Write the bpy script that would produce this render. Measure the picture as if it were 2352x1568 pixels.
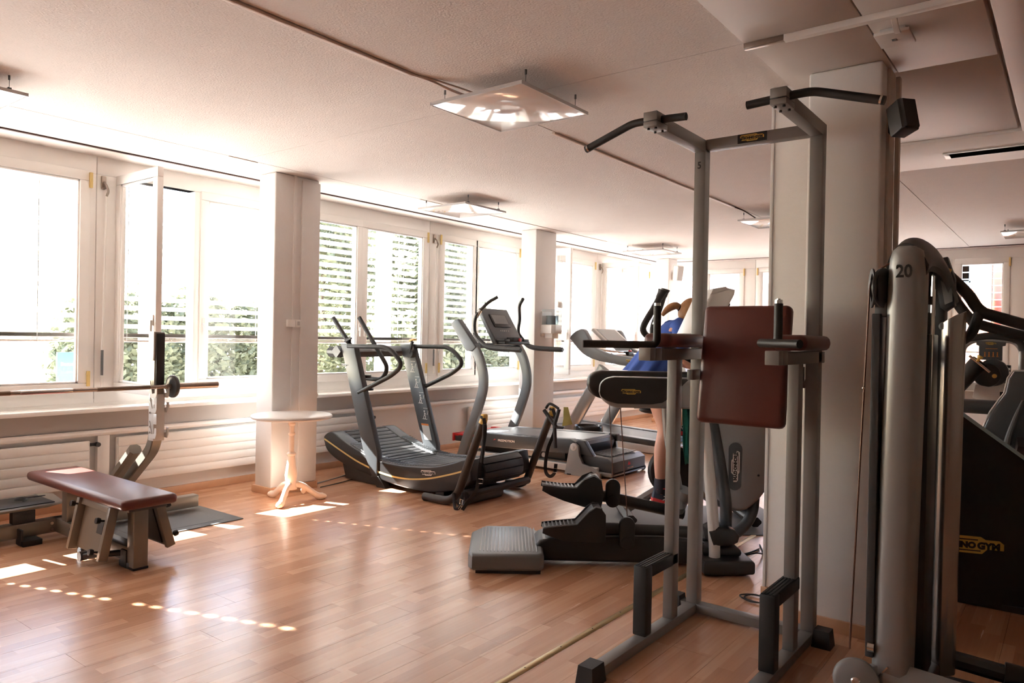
import bpy, bmesh, math, random
from mathutils import Vector, Matrix, noise
random.seed(7)
PI = math.pi
scene = bpy.context.scene
COL = scene.collection
for o in list(bpy.data.objects):
    bpy.data.objects.remove(o)

# ------------------------------------------------------------------ camera, sky, sun, exposure
CAM_H = 1.38
YAW, PITCH, ROLL = 0.653650, -0.005569, 0.018394
fw = Vector((-math.sin(YAW)*math.cos(PITCH), math.cos(YAW)*math.cos(PITCH), math.sin(PITCH)))
r0 = Vector((math.cos(YAW), math.sin(YAW), 0)); u0 = r0.cross(fw)
cx = r0*math.cos(ROLL) + u0*math.sin(ROLL)
cy = u0*math.cos(ROLL) - r0*math.sin(ROLL)
cz = -fw
cam_data = bpy.data.cameras.new('camera'); cam_data.sensor_width = 36.0
cam_data.lens = 1692.15/2352*36.0; cam_data.clip_start = 0.05; cam_data.clip_end = 300
cam = bpy.data.objects.new('camera', cam_data); COL.objects.link(cam)
cam.matrix_world = Matrix(((cx.x, cy.x, cz.x, 0), (cx.y, cy.y, cz.y, 0), (cx.z, cy.z, cz.z, CAM_H), (0, 0, 0, 1)))
scene.camera = cam

SUN_EL = math.radians(35.5)
sun_from = Vector((-0.942*math.cos(SUN_EL), -0.335*math.cos(SUN_EL), math.sin(SUN_EL)))
world = bpy.data.worlds.new('sky'); scene.world = world; world.use_nodes = True
wn = world.node_tree.nodes; wl = world.node_tree.links
wn.clear()
wo = wn.new('ShaderNodeOutputWorld'); wb = wn.new('ShaderNodeBackground'); ws = wn.new('ShaderNodeTexSky')
ws.sky_type = 'NISHITA'; ws.sun_disc = False; ws.sun_elevation = SUN_EL
ws.sun_rotation = math.atan2(-0.942, -0.335); ws.air_density = 1.0; ws.dust_density = 1.2; ws.ozone_density = 0.7
wb.inputs['Strength'].default_value = 0.62
wl.new(ws.outputs[0], wb.inputs[0]); wl.new(wb.outputs[0], wo.inputs[0])
sun_data = bpy.data.lights.new('sun', 'SUN'); sun_data.energy = 30.0; sun_data.angle = math.radians(0.53)
sun_data.color = (1.0, 0.96, 0.91)
sun = bpy.data.objects.new('sun', sun_data); COL.objects.link(sun)
sun.rotation_euler = sun_from.to_track_quat('Z', 'Y').to_euler()
scene.view_settings.view_transform = 'Standard'; scene.view_settings.look = 'None'
scene.view_settings.exposure = 1.72; scene.view_settings.gamma = 1.0
scene.view_settings.use_curve_mapping = False
scene.cycles.max_bounces = 14; scene.cycles.diffuse_bounces = 8; scene.cycles.glossy_bounces = 5
scene.cycles.transparent_max_bounces = 24; scene.cycles.transmission_bounces = 8
scene.cycles.sample_clamp_indirect = 6.0; scene.cycles.use_denoising = True
scene.cycles.caustics_reflective = False; scene.cycles.caustics_refractive = False

# ------------------------------------------------------------------ materials
def S(c):
    return tuple((v/12.92 if v <= 0.04045 else ((v+0.055)/1.055)**2.4) for v in c)
def rgb(r, g, b):
    return S((r/255, g/255, b/255))
def mat(name, col, rough=0.5, metal=0.0, bump=0.0, bscale=60.0, var=0.0, vscale=4.0, spec=0.5, coat=0.0, detail=3.0, bdist=0.002):
    m = bpy.data.materials.new(name); m.use_nodes = True
    nt = m.node_tree; b = nt.nodes['Principled BSDF']
    b.inputs['Base Color'].default_value = (*col, 1); b.inputs['Roughness'].default_value = rough
    b.inputs['Metallic'].default_value = metal; b.inputs['Specular IOR Level'].default_value = spec
    b.inputs['Coat Weight'].default_value = coat; b.inputs['Coat Roughness'].default_value = 0.08
    if bump or var:
        tc = nt.nodes.new('ShaderNodeTexCoord')
    if bump:
        n = nt.nodes.new('ShaderNodeTexNoise'); n.inputs['Scale'].default_value = bscale; n.inputs['Detail'].default_value = detail
        bp = nt.nodes.new('ShaderNodeBump'); bp.inputs['Strength'].default_value = bump; bp.inputs['Distance'].default_value = bdist
        nt.links.new(tc.outputs['Object'], n.inputs['Vector']); nt.links.new(n.outputs[0], bp.inputs['Height'])
        nt.links.new(bp.outputs[0], b.inputs['Normal'])
    if var:
        n2 = nt.nodes.new('ShaderNodeTexNoise'); n2.inputs['Scale'].default_value = vscale; n2.inputs['Detail'].default_value = 4
        mx = nt.nodes.new('ShaderNodeMix'); mx.data_type = 'RGBA'
        mx.inputs[6].default_value = (*[max(0, c*(1-var)) for c in col], 1); mx.inputs[7].default_value = (*[min(1, c*(1+var)) for c in col], 1)
        nt.links.new(tc.outputs['Object'], n2.inputs['Vector']); nt.links.new(n2.outputs[0], mx.inputs[0])
        nt.links.new(mx.outputs[2], b.inputs['Base Color'])
    return m
M = {}
M['wall'] = mat('painted_wall', rgb(224, 222, 220), 0.6, bump=0.25, bscale=35, var=0.02)
M['pier'] = mat('painted_concrete_column', rgb(228, 225, 222), 0.6, bump=0.5, bscale=25, var=0.04, vscale=6)
M['ceil'] = mat('rough_plaster_ceiling', rgb(212, 203, 197), 0.75, bump=1.0, bscale=95, var=0.03, vscale=9, bdist=0.0045, detail=6)
M['soffit'] = mat('painted_concrete_soffit', rgb(206, 196, 188), 0.55, bump=0.3, bscale=12, var=0.05, vscale=3)
M['frame'] = mat('white_window_paint', rgb(242, 240, 237), 0.35, var=0.01)
M['radiator'] = mat('white_radiator_enamel', rgb(241, 237, 233), 0.3)
M['sill_shadow'] = mat('painted_sill_shadow', rgb(178, 170, 164), 0.6)  # grey stands in for the shade cast below the sills
M['brown_slot'] = mat('dark_brown_slot', rgb(70, 38, 28), 0.7)
M['trunk'] = mat('painted_trunking', rgb(205, 188, 176), 0.5)
M['skirt'] = mat('beech_skirting', rgb(205, 160, 126), 0.4, var=0.08, vscale=14)
M['brass'] = mat('brass_strip', rgb(190, 165, 120), 0.35, metal=0.8)
M['grey_metal'] = mat('grey_powder_coat', rgb(134, 132, 129), 0.4, metal=0.25, spec=0.5)
M['bench_metal'] = mat('warm_grey_enamel', rgb(136, 130, 121), 0.34, metal=0.4)
M['steel'] = mat('worn_steel', rgb(165, 152, 142), 0.3, metal=0.9, var=0.2, vscale=30)
M['chrome'] = mat('chrome', rgb(225, 222, 218), 0.12, metal=1.0)
M['black'] = mat('black_plastic', rgb(38, 36, 36), 0.42, bump=0.15, bscale=300)
M['foam'] = mat('black_foam_grip', rgb(30, 29, 29), 0.5, bump=0.2, bscale=400)
M['rubber'] = mat('black_rubber', rgb(34, 33, 34), 0.55, bump=0.3, bscale=200)
M['dark_grey'] = mat('dark_grey_plastic', rgb(72, 75, 78), 0.35, metal=0.2)
M['mid_grey'] = mat('mid_grey_plastic', rgb(112, 115, 117), 0.36, metal=0.15)
M['silver'] = mat('silver_plastic', rgb(150, 150, 149), 0.32, metal=0.35)
M['silver_lt'] = mat('light_silver_plastic', rgb(205, 202, 198), 0.35, metal=0.15)
M['vinyl'] = mat('brown_vinyl', rgb(96, 48, 42), 0.36, bump=0.25, bscale=350, var=0.06, vscale=12)
M['matgrey'] = mat('grey_floor_mat', rgb(96, 98, 100), 0.6, bump=0.4, bscale=250)
M['white_iron'] = mat('chipped_white_cast_iron', rgb(242, 226, 210), 0.5, bump=0.4, bscale=40, var=0.06, vscale=25)
M['white_pl'] = mat('white_plastic', rgb(238, 236, 232), 0.3)
M['grey_pl'] = mat('grey_plastic', rgb(196, 194, 192), 0.4)
M['yellow'] = mat('yellow_print', rgb(214, 176, 82), 0.45)
M['yellow_knob'] = mat('yellow_plastic', rgb(216, 174, 84), 0.4)
M['gold'] = mat('pale_gold_stripe', rgb(222, 196, 128), 0.4)
M['white_print'] = mat('white_print', rgb(235, 230, 226), 0.5)
M['ink'] = mat('black_print', rgb(28, 26, 25), 0.5)
M['red'] = mat('red_plastic', rgb(196, 44, 48), 0.4)
M['screen'] = mat('grey_display', rgb(128, 128, 128), 0.2)
M['strap'] = mat('black_webbing', rgb(30, 28, 28), 0.7, bump=0.3, bscale=300)
M['paper'] = mat('blue_grey_paper_roll', rgb(104, 124, 134), 0.8)
M['towel_paper'] = mat('white_paper_towel', rgb(222, 208, 200), 0.8)
M['skin'] = mat('skin', rgb(222, 170, 148), 0.5, var=0.05, vscale=10)
M['hair'] = mat('light_brown_hair', rgb(176, 130, 90), 0.5, bump=0.6, bscale=120, var=0.25, vscale=40)
M['shirt'] = mat('blue_cotton', rgb(62, 96, 180), 0.8, bump=0.4, bscale=30, var=0.08, vscale=12)
M['sock'] = mat('dark_sock', rgb(58, 60, 72), 0.85)
M['shoe'] = mat('navy_shoe_mesh', rgb(52, 64, 82), 0.6, bump=0.4, bscale=200)
M['coral'] = mat('coral_rubber', rgb(236, 78, 82), 0.5)
M['teal'] = mat('teal_towel', rgb(28, 112, 104), 0.9, bump=0.8, bscale=80, var=0.15, vscale=12)
M['lime'] = mat('pale_lime_plastic', rgb(190, 190, 118), 0.45)
M['leather'] = mat('shiny_black_leather', rgb(34, 30, 30), 0.22, var=0.1)
M['orange'] = mat('orange_sticker', rgb(222, 128, 60), 0.5)
M['lampmat'] = mat('glossy_white_panel', rgb(236, 224, 216), 0.06, coat=1.0, spec=0.9)
M['blind'] = mat('white_aluminium_slat', rgb(188, 187, 184), 0.45)
M['blind_rail'] = mat('brownish_grey_rail', rgb(186, 170, 162), 0.5)
M['bark'] = mat('bark', rgb(110, 92, 76), 0.9)
M['asphalt'] = mat('pale_yard_concrete', rgb(214, 208, 200), 0.9, var=0.05, vscale=0.6)
M['stucco_w'] = mat('white_stucco', rgb(238, 232, 226), 0.85)
M['stucco_o'] = mat('orange_stucco', rgb(226, 150, 116), 0.85)
M['brickred'] = mat('red_painted_brick', rgb(200, 130, 118), 0.85, var=0.12, vscale=5)
M['rooftile'] = mat('red_roof_tile', rgb(196, 120, 100), 0.85)
M['darkglass'] = mat('dark_window_glass', rgb(80, 92, 100), 0.15)
M['signblue'] = mat('cyan_sign', rgb(60, 182, 208), 0.5)
M['post_grey'] = mat('grey_post', rgb(176, 166, 166), 0.7)
M['shroud'] = mat('satin_black_panel', rgb(16, 15, 15), 0.4)
M['glass_edge'] = mat('pale_blue_edge', rgb(168, 196, 204), 0.25)
M['void'] = mat('matt_black_recess', rgb(18, 16, 15), 1.0, spec=0.0)
M['cable'] = mat('steel_cable', rgb(96, 66, 56), 0.4, metal=0.4)

def glassy(name, tint=(1, 1, 1), refl=0.07, rough=0.0):
    m = bpy.data.materials.new(name); m.use_nodes = True; nt = m.node_tree; nt.nodes.clear()
    out = nt.nodes.new('ShaderNodeOutputMaterial'); mx = nt.nodes.new('ShaderNodeMixShader')
    t = nt.nodes.new('ShaderNodeBsdfTransparent'); g = nt.nodes.new('ShaderNodeBsdfGlossy')
    t.inputs[0].default_value = (*tint, 1); g.inputs['Roughness'].default_value = rough
    mx.inputs[0].default_value = refl
    nt.links.new(t.outputs[0], mx.inputs[1]); nt.links.new(g.outputs[0], mx.inputs[2]); nt.links.new(mx.outputs[0], out.inputs[0])
    return m
M['glass'] = glassy('window_glass', (0.97, 0.98, 0.98), 0.06)
M['clear'] = glassy('clear_plastic', (0.86, 0.9, 0.92), 0.14, 0.05)

def leaf_mat(name, c1, c2):
    m = bpy.data.materials.new(name); m.use_nodes = True; nt = m.node_tree; b = nt.nodes['Principled BSDF']
    tc = nt.nodes.new('ShaderNodeTexCoord'); n = nt.nodes.new('ShaderNodeTexNoise'); n.inputs['Scale'].default_value = 9
    mx = nt.nodes.new('ShaderNodeMix'); mx.data_type = 'RGBA'
    mx.inputs[6].default_value = (*c1, 1); mx.inputs[7].default_value = (*c2, 1)
    nt.links.new(tc.outputs['Object'], n.inputs['Vector']); nt.links.new(n.outputs[0], mx.inputs[0])
    nt.links.new(mx.outputs[2], b.inputs['Base Color']); b.inputs['Roughness'].default_value = 0.6
    out = nt.nodes['Material Output']; tr = nt.nodes.new('ShaderNodeBsdfTranslucent'); ms = nt.nodes.new('ShaderNodeMixShader')
    nt.links.new(mx.outputs[2], tr.inputs[0]); ms.inputs[0].default_value = 0.35
    nt.links.new(b.outputs[0], ms.inputs[1]); nt.links.new(tr.outputs[0], ms.inputs[2]); nt.links.new(ms.outputs[0], out.inputs[0])
    return m
M['leaf_a'] = leaf_mat('hedge_leaf', rgb(92, 98, 78), rgb(142, 144, 114))
M['leaf_b'] = leaf_mat('tree_leaf', rgb(104, 110, 86), rgb(158, 158, 124))

def wood_mat():
    # laminate board printed with three beech strips; every board differs through its own random value
    m = bpy.data.materials.new('beech_laminate'); m.use_nodes = True; nt = m.node_tree; N = nt.nodes; L = nt.links
    b = N['Principled BSDF']
    geo = N.new('ShaderNodeNewGeometry'); sep = N.new('ShaderNodeSeparateXYZ'); L.new(geo.outputs['Position'], sep.inputs[0])
    def mth(op, a, bb=None, v=None):
        n = N.new('ShaderNodeMath'); n.operation = op
        L.new(a, n.inputs[0]) if hasattr(a, 'links') else None
        if bb is not None: L.new(bb, n.inputs[1])
        if v is not None: n.inputs[1].default_value = v
        return n.outputs[0]
    sx = mth('FLOOR', mth('MULTIPLY', sep.outputs[0], v=1/0.0655))
    wn1 = N.new('ShaderNodeTexWhiteNoise'); wn1.noise_dimensions = '1D'; L.new(sx, wn1.inputs['W'])
    yo = mth('ADD', mth('MULTIPLY', sep.outputs[1], v=1/0.46), mth('MULTIPLY', wn1.outputs['Value'], v=7.0))
    sy = mth('FLOOR', yo)
    cmb = N.new('ShaderNodeCombineXYZ'); L.new(sx, cmb.inputs[0]); L.new(sy, cmb.inputs[1])
    wn2 = N.new('ShaderNodeTexWhiteNoise'); wn2.noise_dimensions = '3D'; L.new(cmb.outputs[0], wn2.inputs['Vector'])
    # grain
    mp = N.new('ShaderNodeMapping'); mp.inputs['Scale'].default_value = (60, 2.2, 1); L.new(geo.outputs['Position'], mp.inputs[0])
    off = N.new('ShaderNodeVectorMath'); off.operation = 'ADD'; L.new(mp.outputs[0], off.inputs[0]); L.new(wn2.outputs['Color'], off.inputs[1])
    gr = N.new('ShaderNodeTexNoise'); gr.inputs['Scale'].default_value = 1.0; gr.inputs['Detail'].default_value = 5; L.new(off.outputs[0], gr.inputs['Vector'])
    mixv = mth('ADD', mth('MULTIPLY', wn2.outputs['Value'], v=0.62), mth('MULTIPLY', gr.outputs[0], v=0.42))
    ramp = N.new('ShaderNodeValToRGB'); L.new(mixv, ramp.inputs[0])
    e = ramp.color_ramp.elements
    e[0].position = 0.05; e[0].color = (*rgb(176, 126, 96), 1); e[1].position = 0.95; e[1].color = (*rgb(216, 172, 140), 1)
    k = e.new(0.5); k.color = (*rgb(197, 148, 116), 1)
    L.new(ramp.outputs[0], b.inputs['Base Color'])
    b.inputs['Roughness'].default_value = 0.2; b.inputs['Specular IOR Level'].default_value = 0.75
    rr = N.new('ShaderNodeMath'); rr.operation = 'MULTIPLY_ADD'; L.new(gr.outputs[0], rr.inputs[0]); rr.inputs[1].default_value = 0.1; rr.inputs[2].default_value = 0.2
    L.new(rr.outputs[0], b.inputs['Roughness'])
    bp = N.new('ShaderNodeBump'); bp.inputs['Strength'].default_value = 0.06; bp.inputs['Distance'].default_value = 0.001
    L.new(gr.outputs[0], bp.inputs['Height']); L.new(bp.outputs[0], b.inputs['Normal'])
    return m
M['wood'] = wood_mat()

# ------------------------------------------------------------------ mesh helpers
def V(*a):
    return Vector(a if len(a) > 1 else a[0])
def fil(pts, r, n=5):
    """round the inner corners of a polyline"""
    pts = [Vector(p) for p in pts]; out = [pts[0]]
    for i in range(1, len(pts)-1):
        a, b, c = pts[i-1], pts[i], pts[i+1]
        rr = min(r, (a-b).length*0.48, (c-b).length*0.48)
        p, q = b+(a-b).normalized()*rr, b+(c-b).normalized()*rr
        for k in range(n+1):
            t = k/n; out.append(p*(1-t)**2 + b*2*t*(1-t) + q*t*t)
    out.append(pts[-1]); return out
def spl(pts, n=6):
    """smooth curve through the points"""
    P = [Vector(p) for p in pts]; Q = [P[0]*2-P[1]] + P + [P[-1]*2-P[-2]]; out = []
    for i in range(1, len(Q)-2):
        for k in range(n):
            t = k/n; a, b, c, d = Q[i-1:i+3]
            out.append(0.5*((2*b) + (c-a)*t + (2*a-5*b+4*c-d)*t*t + (3*b-a-3*c+d)*t**3))
    out.append(P[-1]); return out
class B:
    def __init__(s): s.v = []; s.f = []
    def add(s, vs, fs):
        o = len(s.v); s.v += [tuple(p) for p in vs]; s.f += [tuple(i+o for i in f) for f in fs]; return s
    def frame_box(s, c, u, v, w, bev=0.0):
        """box from its centre and three half-extent vectors; bev cuts the edges"""
        c, u, v, w = map(Vector, (c, u, v, w))
        if bev <= 0:
            vs = [c+u*a+v*b+w*d for a in (-1, 1) for b in (-1, 1) for d in (-1, 1)]
            return s.add(vs, [(0, 1, 3, 2), (4, 6, 7, 5), (0, 4, 5, 1), (2, 3, 7, 6), (0, 2, 6, 4), (1, 5, 7, 3)])
        bm = bmesh.new()
        vs = [bm.verts.new(c+u*a+v*b+w*d) for a in (-1, 1) for b in (-1, 1) for d in (-1, 1)]
        for f in [(0, 1, 3, 2), (4, 6, 7, 5), (0, 4, 5, 1), (2, 3, 7, 6), (0, 2, 6, 4), (1, 5, 7, 3)]:
            bm.faces.new([vs[i] for i in f])
        bmesh.ops.recalc_face_normals(bm, faces=bm.faces)
        bmesh.ops.bevel(bm, geom=list(bm.edges), offset=bev, segments=3 if bev > 0.006 else 2, profile=0.5, affect='EDGES', clamp_overlap=True)
        bm.verts.index_update()
        s.add([p.co.copy() for p in bm.verts], [[q.index for q in f.verts] for f in bm.faces]); bm.free(); return s
    def box(s, x0, x1, y0, y1, z0, z1, bev=0.0):
        return s.frame_box(((x0+x1)/2, (y0+y1)/2, (z0+z1)/2), (abs(x1-x0)/2, 0, 0), (0, abs(y1-y0)/2, 0), (0, 0, abs(z1-z0)/2), bev)
    def bar(s, a, b, w, h, up=(0, 0, 1), bev=0.0):
        a, b, up = Vector(a), Vector(b), Vector(up); d = b-a; t = d.normalized()
        sd = t.cross(up).normalized(); upv = sd.cross(t)
        return s.frame_box((a+b)/2, d/2, sd*w/2, upv*h/2, bev)
    def sweep(s, pts, prof, up=(0, 0, 1), closed=False, fixed=False, cap=True, scales=None):
        """prof: 2D loop (side, up)"""
        P = [Vector(p) for p in pts]; n = len(P); k = len(prof); rings = []; upv = Vector(up)
        for i, p in enumerate(P):
            if closed: t = (P[(i+1) % n]-P[i-1]).normalized()
            else: t = (P[min(i+1, n-1)]-P[max(i-1, 0)]).normalized()
            ref = Vector(up) if fixed else upv
            sd = t.cross(ref)
            if sd.length < 1e-4: sd = t.cross(Vector((1, 0.13, 0)))
            sd.normalize(); uv = sd.cross(t).normalized(); upv = uv
            q = scales[i] if scales else 1.0
            rings += [p+sd*a*q+uv*b*q for a, b in prof]
        fs = []
        for i in range(n if closed else n-1):
            a0, b0 = i*k, ((i+1) % n)*k
            for j in range(k):
                fs.append((a0+j, a0+(j+1) % k, b0+(j+1) % k, b0+j))
        if not closed and cap:
            fs.append(tuple(range(k-1, -1, -1))); fs.append(tuple((n-1)*k+j for j in range(k)))
        return s.add(rings, fs)
    def tube(s, pts, r, n=10, closed=False, scales=None, ry=None):
        ry = ry or r
        return s.sweep(pts, [(r*math.cos(2*PI*j/n), ry*math.sin(2*PI*j/n)) for j in range(n)], closed=closed, scales=scales)
    def rsweep(s, pts, w, h, up=(0, 0, 1), fixed=True, c=0.15, scales=None):
        a, b = w/2, h/2; q = min(a, b)*2*c
        prof = [(a, -b+q), (a, b-q), (a-q, b), (-a+q, b), (-a, b-q), (-a, -b+q), (-a+q, -b), (a-q, -b)]
        return s.sweep(pts, prof, up=up, fixed=fixed, scales=scales)
    def cyl(s, a, b, r, r2=None, n=16):
        r2 = r if r2 is None else r2; a, b = Vector(a), Vector(b)
        t = (b-a).normalized(); u = t.orthogonal().normalized(); v = t.cross(u)
        vs = [a+(u*math.cos(2*PI*j/n)+v*math.sin(2*PI*j/n))*r for j in range(n)] + [b+(u*math.cos(2*PI*j/n)+v*math.sin(2*PI*j/n))*r2 for j in range(n)]
        fs = [(j, (j+1) % n, n+(j+1) % n, n+j) for j in range(n)] + [tuple(range(n-1, -1, -1)), tuple(range(n, 2*n))]
        return s.add(vs, fs)
    def lathe(s, prof, c=(0, 0, 0), n=20, ax=(0, 0, 1)):
        """prof: (radius, height along ax) from one end to the other"""
        c = Vector(c); t = Vector(ax).normalized(); u = t.orthogonal().normalized(); v = t.cross(u); vs = []
        for r, h in prof:
            vs += [c+t*h+(u*math.cos(2*PI*j/n)+v*math.sin(2*PI*j/n))*max(r, 1e-4) for j in range(n)]
        fs = [(i*n+j, i*n+(j+1) % n, (i+1)*n+(j+1) % n, (i+1)*n+j) for i in range(len(prof)-1) for j in range(n)]
        fs += [tuple(range(n-1, -1, -1)), tuple((len(prof)-1)*n+j for j in range(n))]
        return s.add(vs, fs)
    def prism(s, poly, o, u, v, t, bev=0.0):
        """extrude a 2D outline (in u, v from o) by the vector t"""
        o, u, v, t = map(Vector, (o, u, v, t)); n = len(poly)
        a = [o+u*p+v*q for p, q in poly]
        if bev <= 0:
            return s.add(a+[p+t for p in a], [tuple(range(n-1, -1, -1)), tuple(range(n, 2*n))]+[(j, (j+1) % n, n+(j+1) % n, n+j) for j in range(n)])
        bm = bmesh.new(); va = [bm.verts.new(p) for p in a]; vb = [bm.verts.new(p+t) for p in a]
        fa = bm.faces.new(va[::-1]); fb = bm.faces.new(vb)
        for j in range(n): bm.faces.new((va[j], va[(j+1) % n], vb[(j+1) % n], vb[j]))
        bmesh.ops.recalc_face_normals(bm, faces=bm.faces)
        ed = list(set(fa.edges) | set(fb.edges))
        bmesh.ops.bevel(bm, geom=ed, offset=bev, segments=3, profile=0.5, affect='EDGES', clamp_overlap=True)
        bm.verts.index_update()
        s.add([p.co.copy() for p in bm.verts], [[q.index for q in f.verts] for f in bm.faces]); bm.free(); return s
    def ball(s, c, rx, ry=None, rz=None, n=14, m=9, rot=None):
        ry = ry or rx; rz = rz or rx; c = Vector(c); vs = []; R = rot or Matrix.Identity(3)
        for i in range(m+1):
            th = PI*i/m
            for j in range(n):
                ph = 2*PI*j/n
                vs.append(c+R @ Vector((rx*math.sin(th)*math.cos(ph), ry*math.sin(th)*math.sin(ph), rz*math.cos(th))))
        fs = [(i*n+j, (i+1)*n+j, (i+1)*n+(j+1) % n, i*n+(j+1) % n) for i in range(m) for j in range(n)]
        return s.add(vs, fs)
ROOTM = {}
def mesh_from(name, b, flat=False, angle=35):
    me = bpy.data.meshes.new(name); me.from_pydata(b.v, [], b.f)
    bm = bmesh.new(); bm.from_mesh(me)
    bmesh.ops.remove_doubles(bm, verts=bm.verts, dist=1e-5)
    bmesh.ops.recalc_face_normals(bm, faces=bm.faces); bm.to_mesh(me); bm.free()
    if not flat:
        me.polygons.foreach_set('use_smooth', [True]*len(me.polygons)); me.set_sharp_from_angle(angle=math.radians(angle))
    me.update(); return me
def obj(name, b, m, parent=None, label=None, kind=None, flat=False, angle=35, mesh=None):
    """link the collected shapes as ONE mesh object; shapes are given in world space and moved into the parent's space"""
    me = mesh or mesh_from(name, b, flat, angle)
    if not mesh: me.materials.append(M[m] if isinstance(m, str) else m)
    o = bpy.data.objects.new(name, me); COL.objects.link(o)
    if parent is not None:
        root = parent
        while root.parent is not None: root = root.parent
        if not mesh and root.name in ROOTM: me.transform(ROOTM[root.name].inverted())
        o.parent = parent
    if label: o['label'] = label
    if kind: o['kind'] = kind
    return o
def origin_to(o, p):
    o.data.transform(Matrix.Translation(-Vector(p))); o.location = p
def tag(o, label, cat, group=None):
    o['label'] = label; o['category'] = cat
    if group: o['group'] = group
    return o
def single(name, b, m, label, cat, at=None, group=None, **k):
    o = obj(name, b, m, **k)
    vs = [v.co for v in o.data.vertices]
    c = at or (sum(v.x for v in vs)/len(vs), sum(v.y for v in vs)/len(vs), min(v.z for v in vs))
    origin_to(o, c); return tag(o, label, cat, group)
def thing(name, label, cat, loc, group=None):
    o = bpy.data.objects.new(name, None); COL.objects.link(o); o.location = loc; o.empty_display_size = 0.1
    ROOTM[o.name] = Matrix.Translation(Vector(loc)); return tag(o, label, cat, group)
def struct(name, b=None, m=None, loc=None, parent=None, **k):
    if b is None:
        o = bpy.data.objects.new(name, None); COL.objects.link(o); o.location = loc or (0, 0, 0); ROOTM[o.name] = Matrix.Translation(Vector(loc or (0, 0, 0)))
    else:
        o = obj(name, b, m, parent=parent, **k)
    if parent is None: o['kind'] = 'structure'
    return o
def text_mesh(body, size, o, u, v, thick=0.0008, align='CENTER', shear=0.0, squash=1.0, bold=0.0):
    """flat lettering as mesh; o = centre, u = reading direction, v = up"""
    cu = bpy.data.curves.new('lettering', 'FONT'); cu.body = body; cu.size = size; cu.align_x = align; cu.align_y = 'CENTER'
    cu.extrude = thick; cu.shear = shear; cu.resolution_u = 3; cu.offset = bold
    ob = bpy.data.objects.new('lettering', cu); COL.objects.link(ob)
    me = bpy.data.meshes.new_from_object(ob.evaluated_get(bpy.context.evaluated_depsgraph_get()))
    bpy.data.objects.remove(ob); bpy.data.curves.remove(cu)
    u, v = Vector(u).normalized(), Vector(v).normalized(); w = u.cross(v)
    b = B(); o = Vector(o)
    b.add([o+u*p.co.x*squash+v*p.co.y+w*p.co.z for p in me.vertices], [tuple(f.vertices) for f in me.polygons])
    bpy.data.meshes.remove(me); return b
def badge(parent, o, u, v, w, plate, ink, name='badge', body='TECHNOGYM'):
    """maker's plate: stepped outline, big first letter, GYM raised; w = plate width"""
    u, v = Vector(u).normalized(), Vector(v).normalized(); n = u.cross(v); o = Vector(o); h = w*0.27
    out = [(-.5, .30), (-.46, .5), (.18, .5), (.25, .34), (.44, .34), (.5, .16), (.5, -.22), (.27, -.22), (.2, -.5), (-.2, -.5), (-.25, -.34), (-.43, -.34), (-.43, .1), (-.5, .1)]
    b = B().prism([(p*w, q*h) for p, q in out], o, u, v, n*0.0015)
    pl = obj(name, b, plate, parent)
    t = text_mesh('T', w*0.19, o+n*0.0022-u*w*0.405, u, v, bold=0.0012*w/0.13)
    for s, x in (('ECHNO', -.125), ('GYM', .29)):
        c = text_mesh(s, w*(0.128 if s == 'ECHNO' else 0.142), o+n*0.0022+u*w*x-v*h*0.04, u, v, squash=1.04, bold=0.0012*w/0.13); t.add(c.v, c.f)
    t.prism([(-.40*w, .34*h), (.14*w, .34*h), (.14*w, .27*h), (-.40*w, .27*h)], o, u, v, n*0.0022)
    t.prism([(-.16*w, -.30*h), (.18*w, -.30*h), (.18*w, -.37*h), (-.16*w, -.37*h)], o, u, v, n*0.0022)
    obj('lettering', t, ink, pl, flat=True)
    return pl
# ================================================================== the room
XW, CEIL, YF = -6.17, 2.75, 12.25           # window wall plane, ceiling height, far window wall
# floor: 300 nearest boards as pieces, the rest joined
fl = struct('floor', B().box(-6.3, 9.0, -8.0, 12.6, -0.12, -0.012), 'wood')
BW, BL = 0.1965, 1.29
cells = []
ix = 0
x = -6.14
while x < 0.9:
    off = [0.0, 0.86, 0.43][ix % 3] + (ix*0.137) % 0.2
    y = 0.6 - off
    while y < 12.3:
        cells.append((x, y)); y += BL
    x += BW; ix += 1
def vis(c):
    q = Vector((c[0]+BW/2, c[1]+BL/2, -CAM_H)); d = q.dot(fw); r = q.dot(cx)/max(d, 0.01)
    return d > 1.2 and abs(r) < 0.85
near = sorted([c for c in cells if vis(c)], key=lambda c: (c[0]**2+c[1]**2))
near_set = set(near[:300])
board = mesh_from('plank', B().box(0.0006, BW-0.0006, 0.0006, BL-0.0006, -0.011, 0.0), flat=True); board.materials.append(M['wood'])
for c in near[:300]:
    o = bpy.data.objects.new('plank', board); COL.objects.link(o); o.location = (c[0], c[1], 0); o.parent = fl
rest = B()
for c in cells:
    if c not in near_set: rest.box(c[0]+.0006, c[0]+BW-.0006, c[1]+.0006, c[1]+BL-.0006, -0.011, 0.0)
rest.box(0.95, 9.0, -8.0, 12.5, -0.011, -0.0)
rest.box(-6.3, 0.95, -8.0, -0.6, -0.011, -0.0)
obj('planks', rest, 'wood', fl, kind='stuff', flat=True)
# metal joint strip in the floor
jb = B().sweep([(-1.80, -1.0, 0.001), (-1.80, 12.2, 0.001)], [(-.019, 0), (.019, 0), (.012, .0045), (-.012, .0045)])
tr = struct('trim_1', jb, 'brass')
for k in range(40):
    obj('screw', B().cyl((-1.80, 1.4+k*0.27, 0.005), (-1.80, 1.4+k*0.27, 0.0062), 0.004, n=8), 'ink', tr) if k < 14 else None

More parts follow.
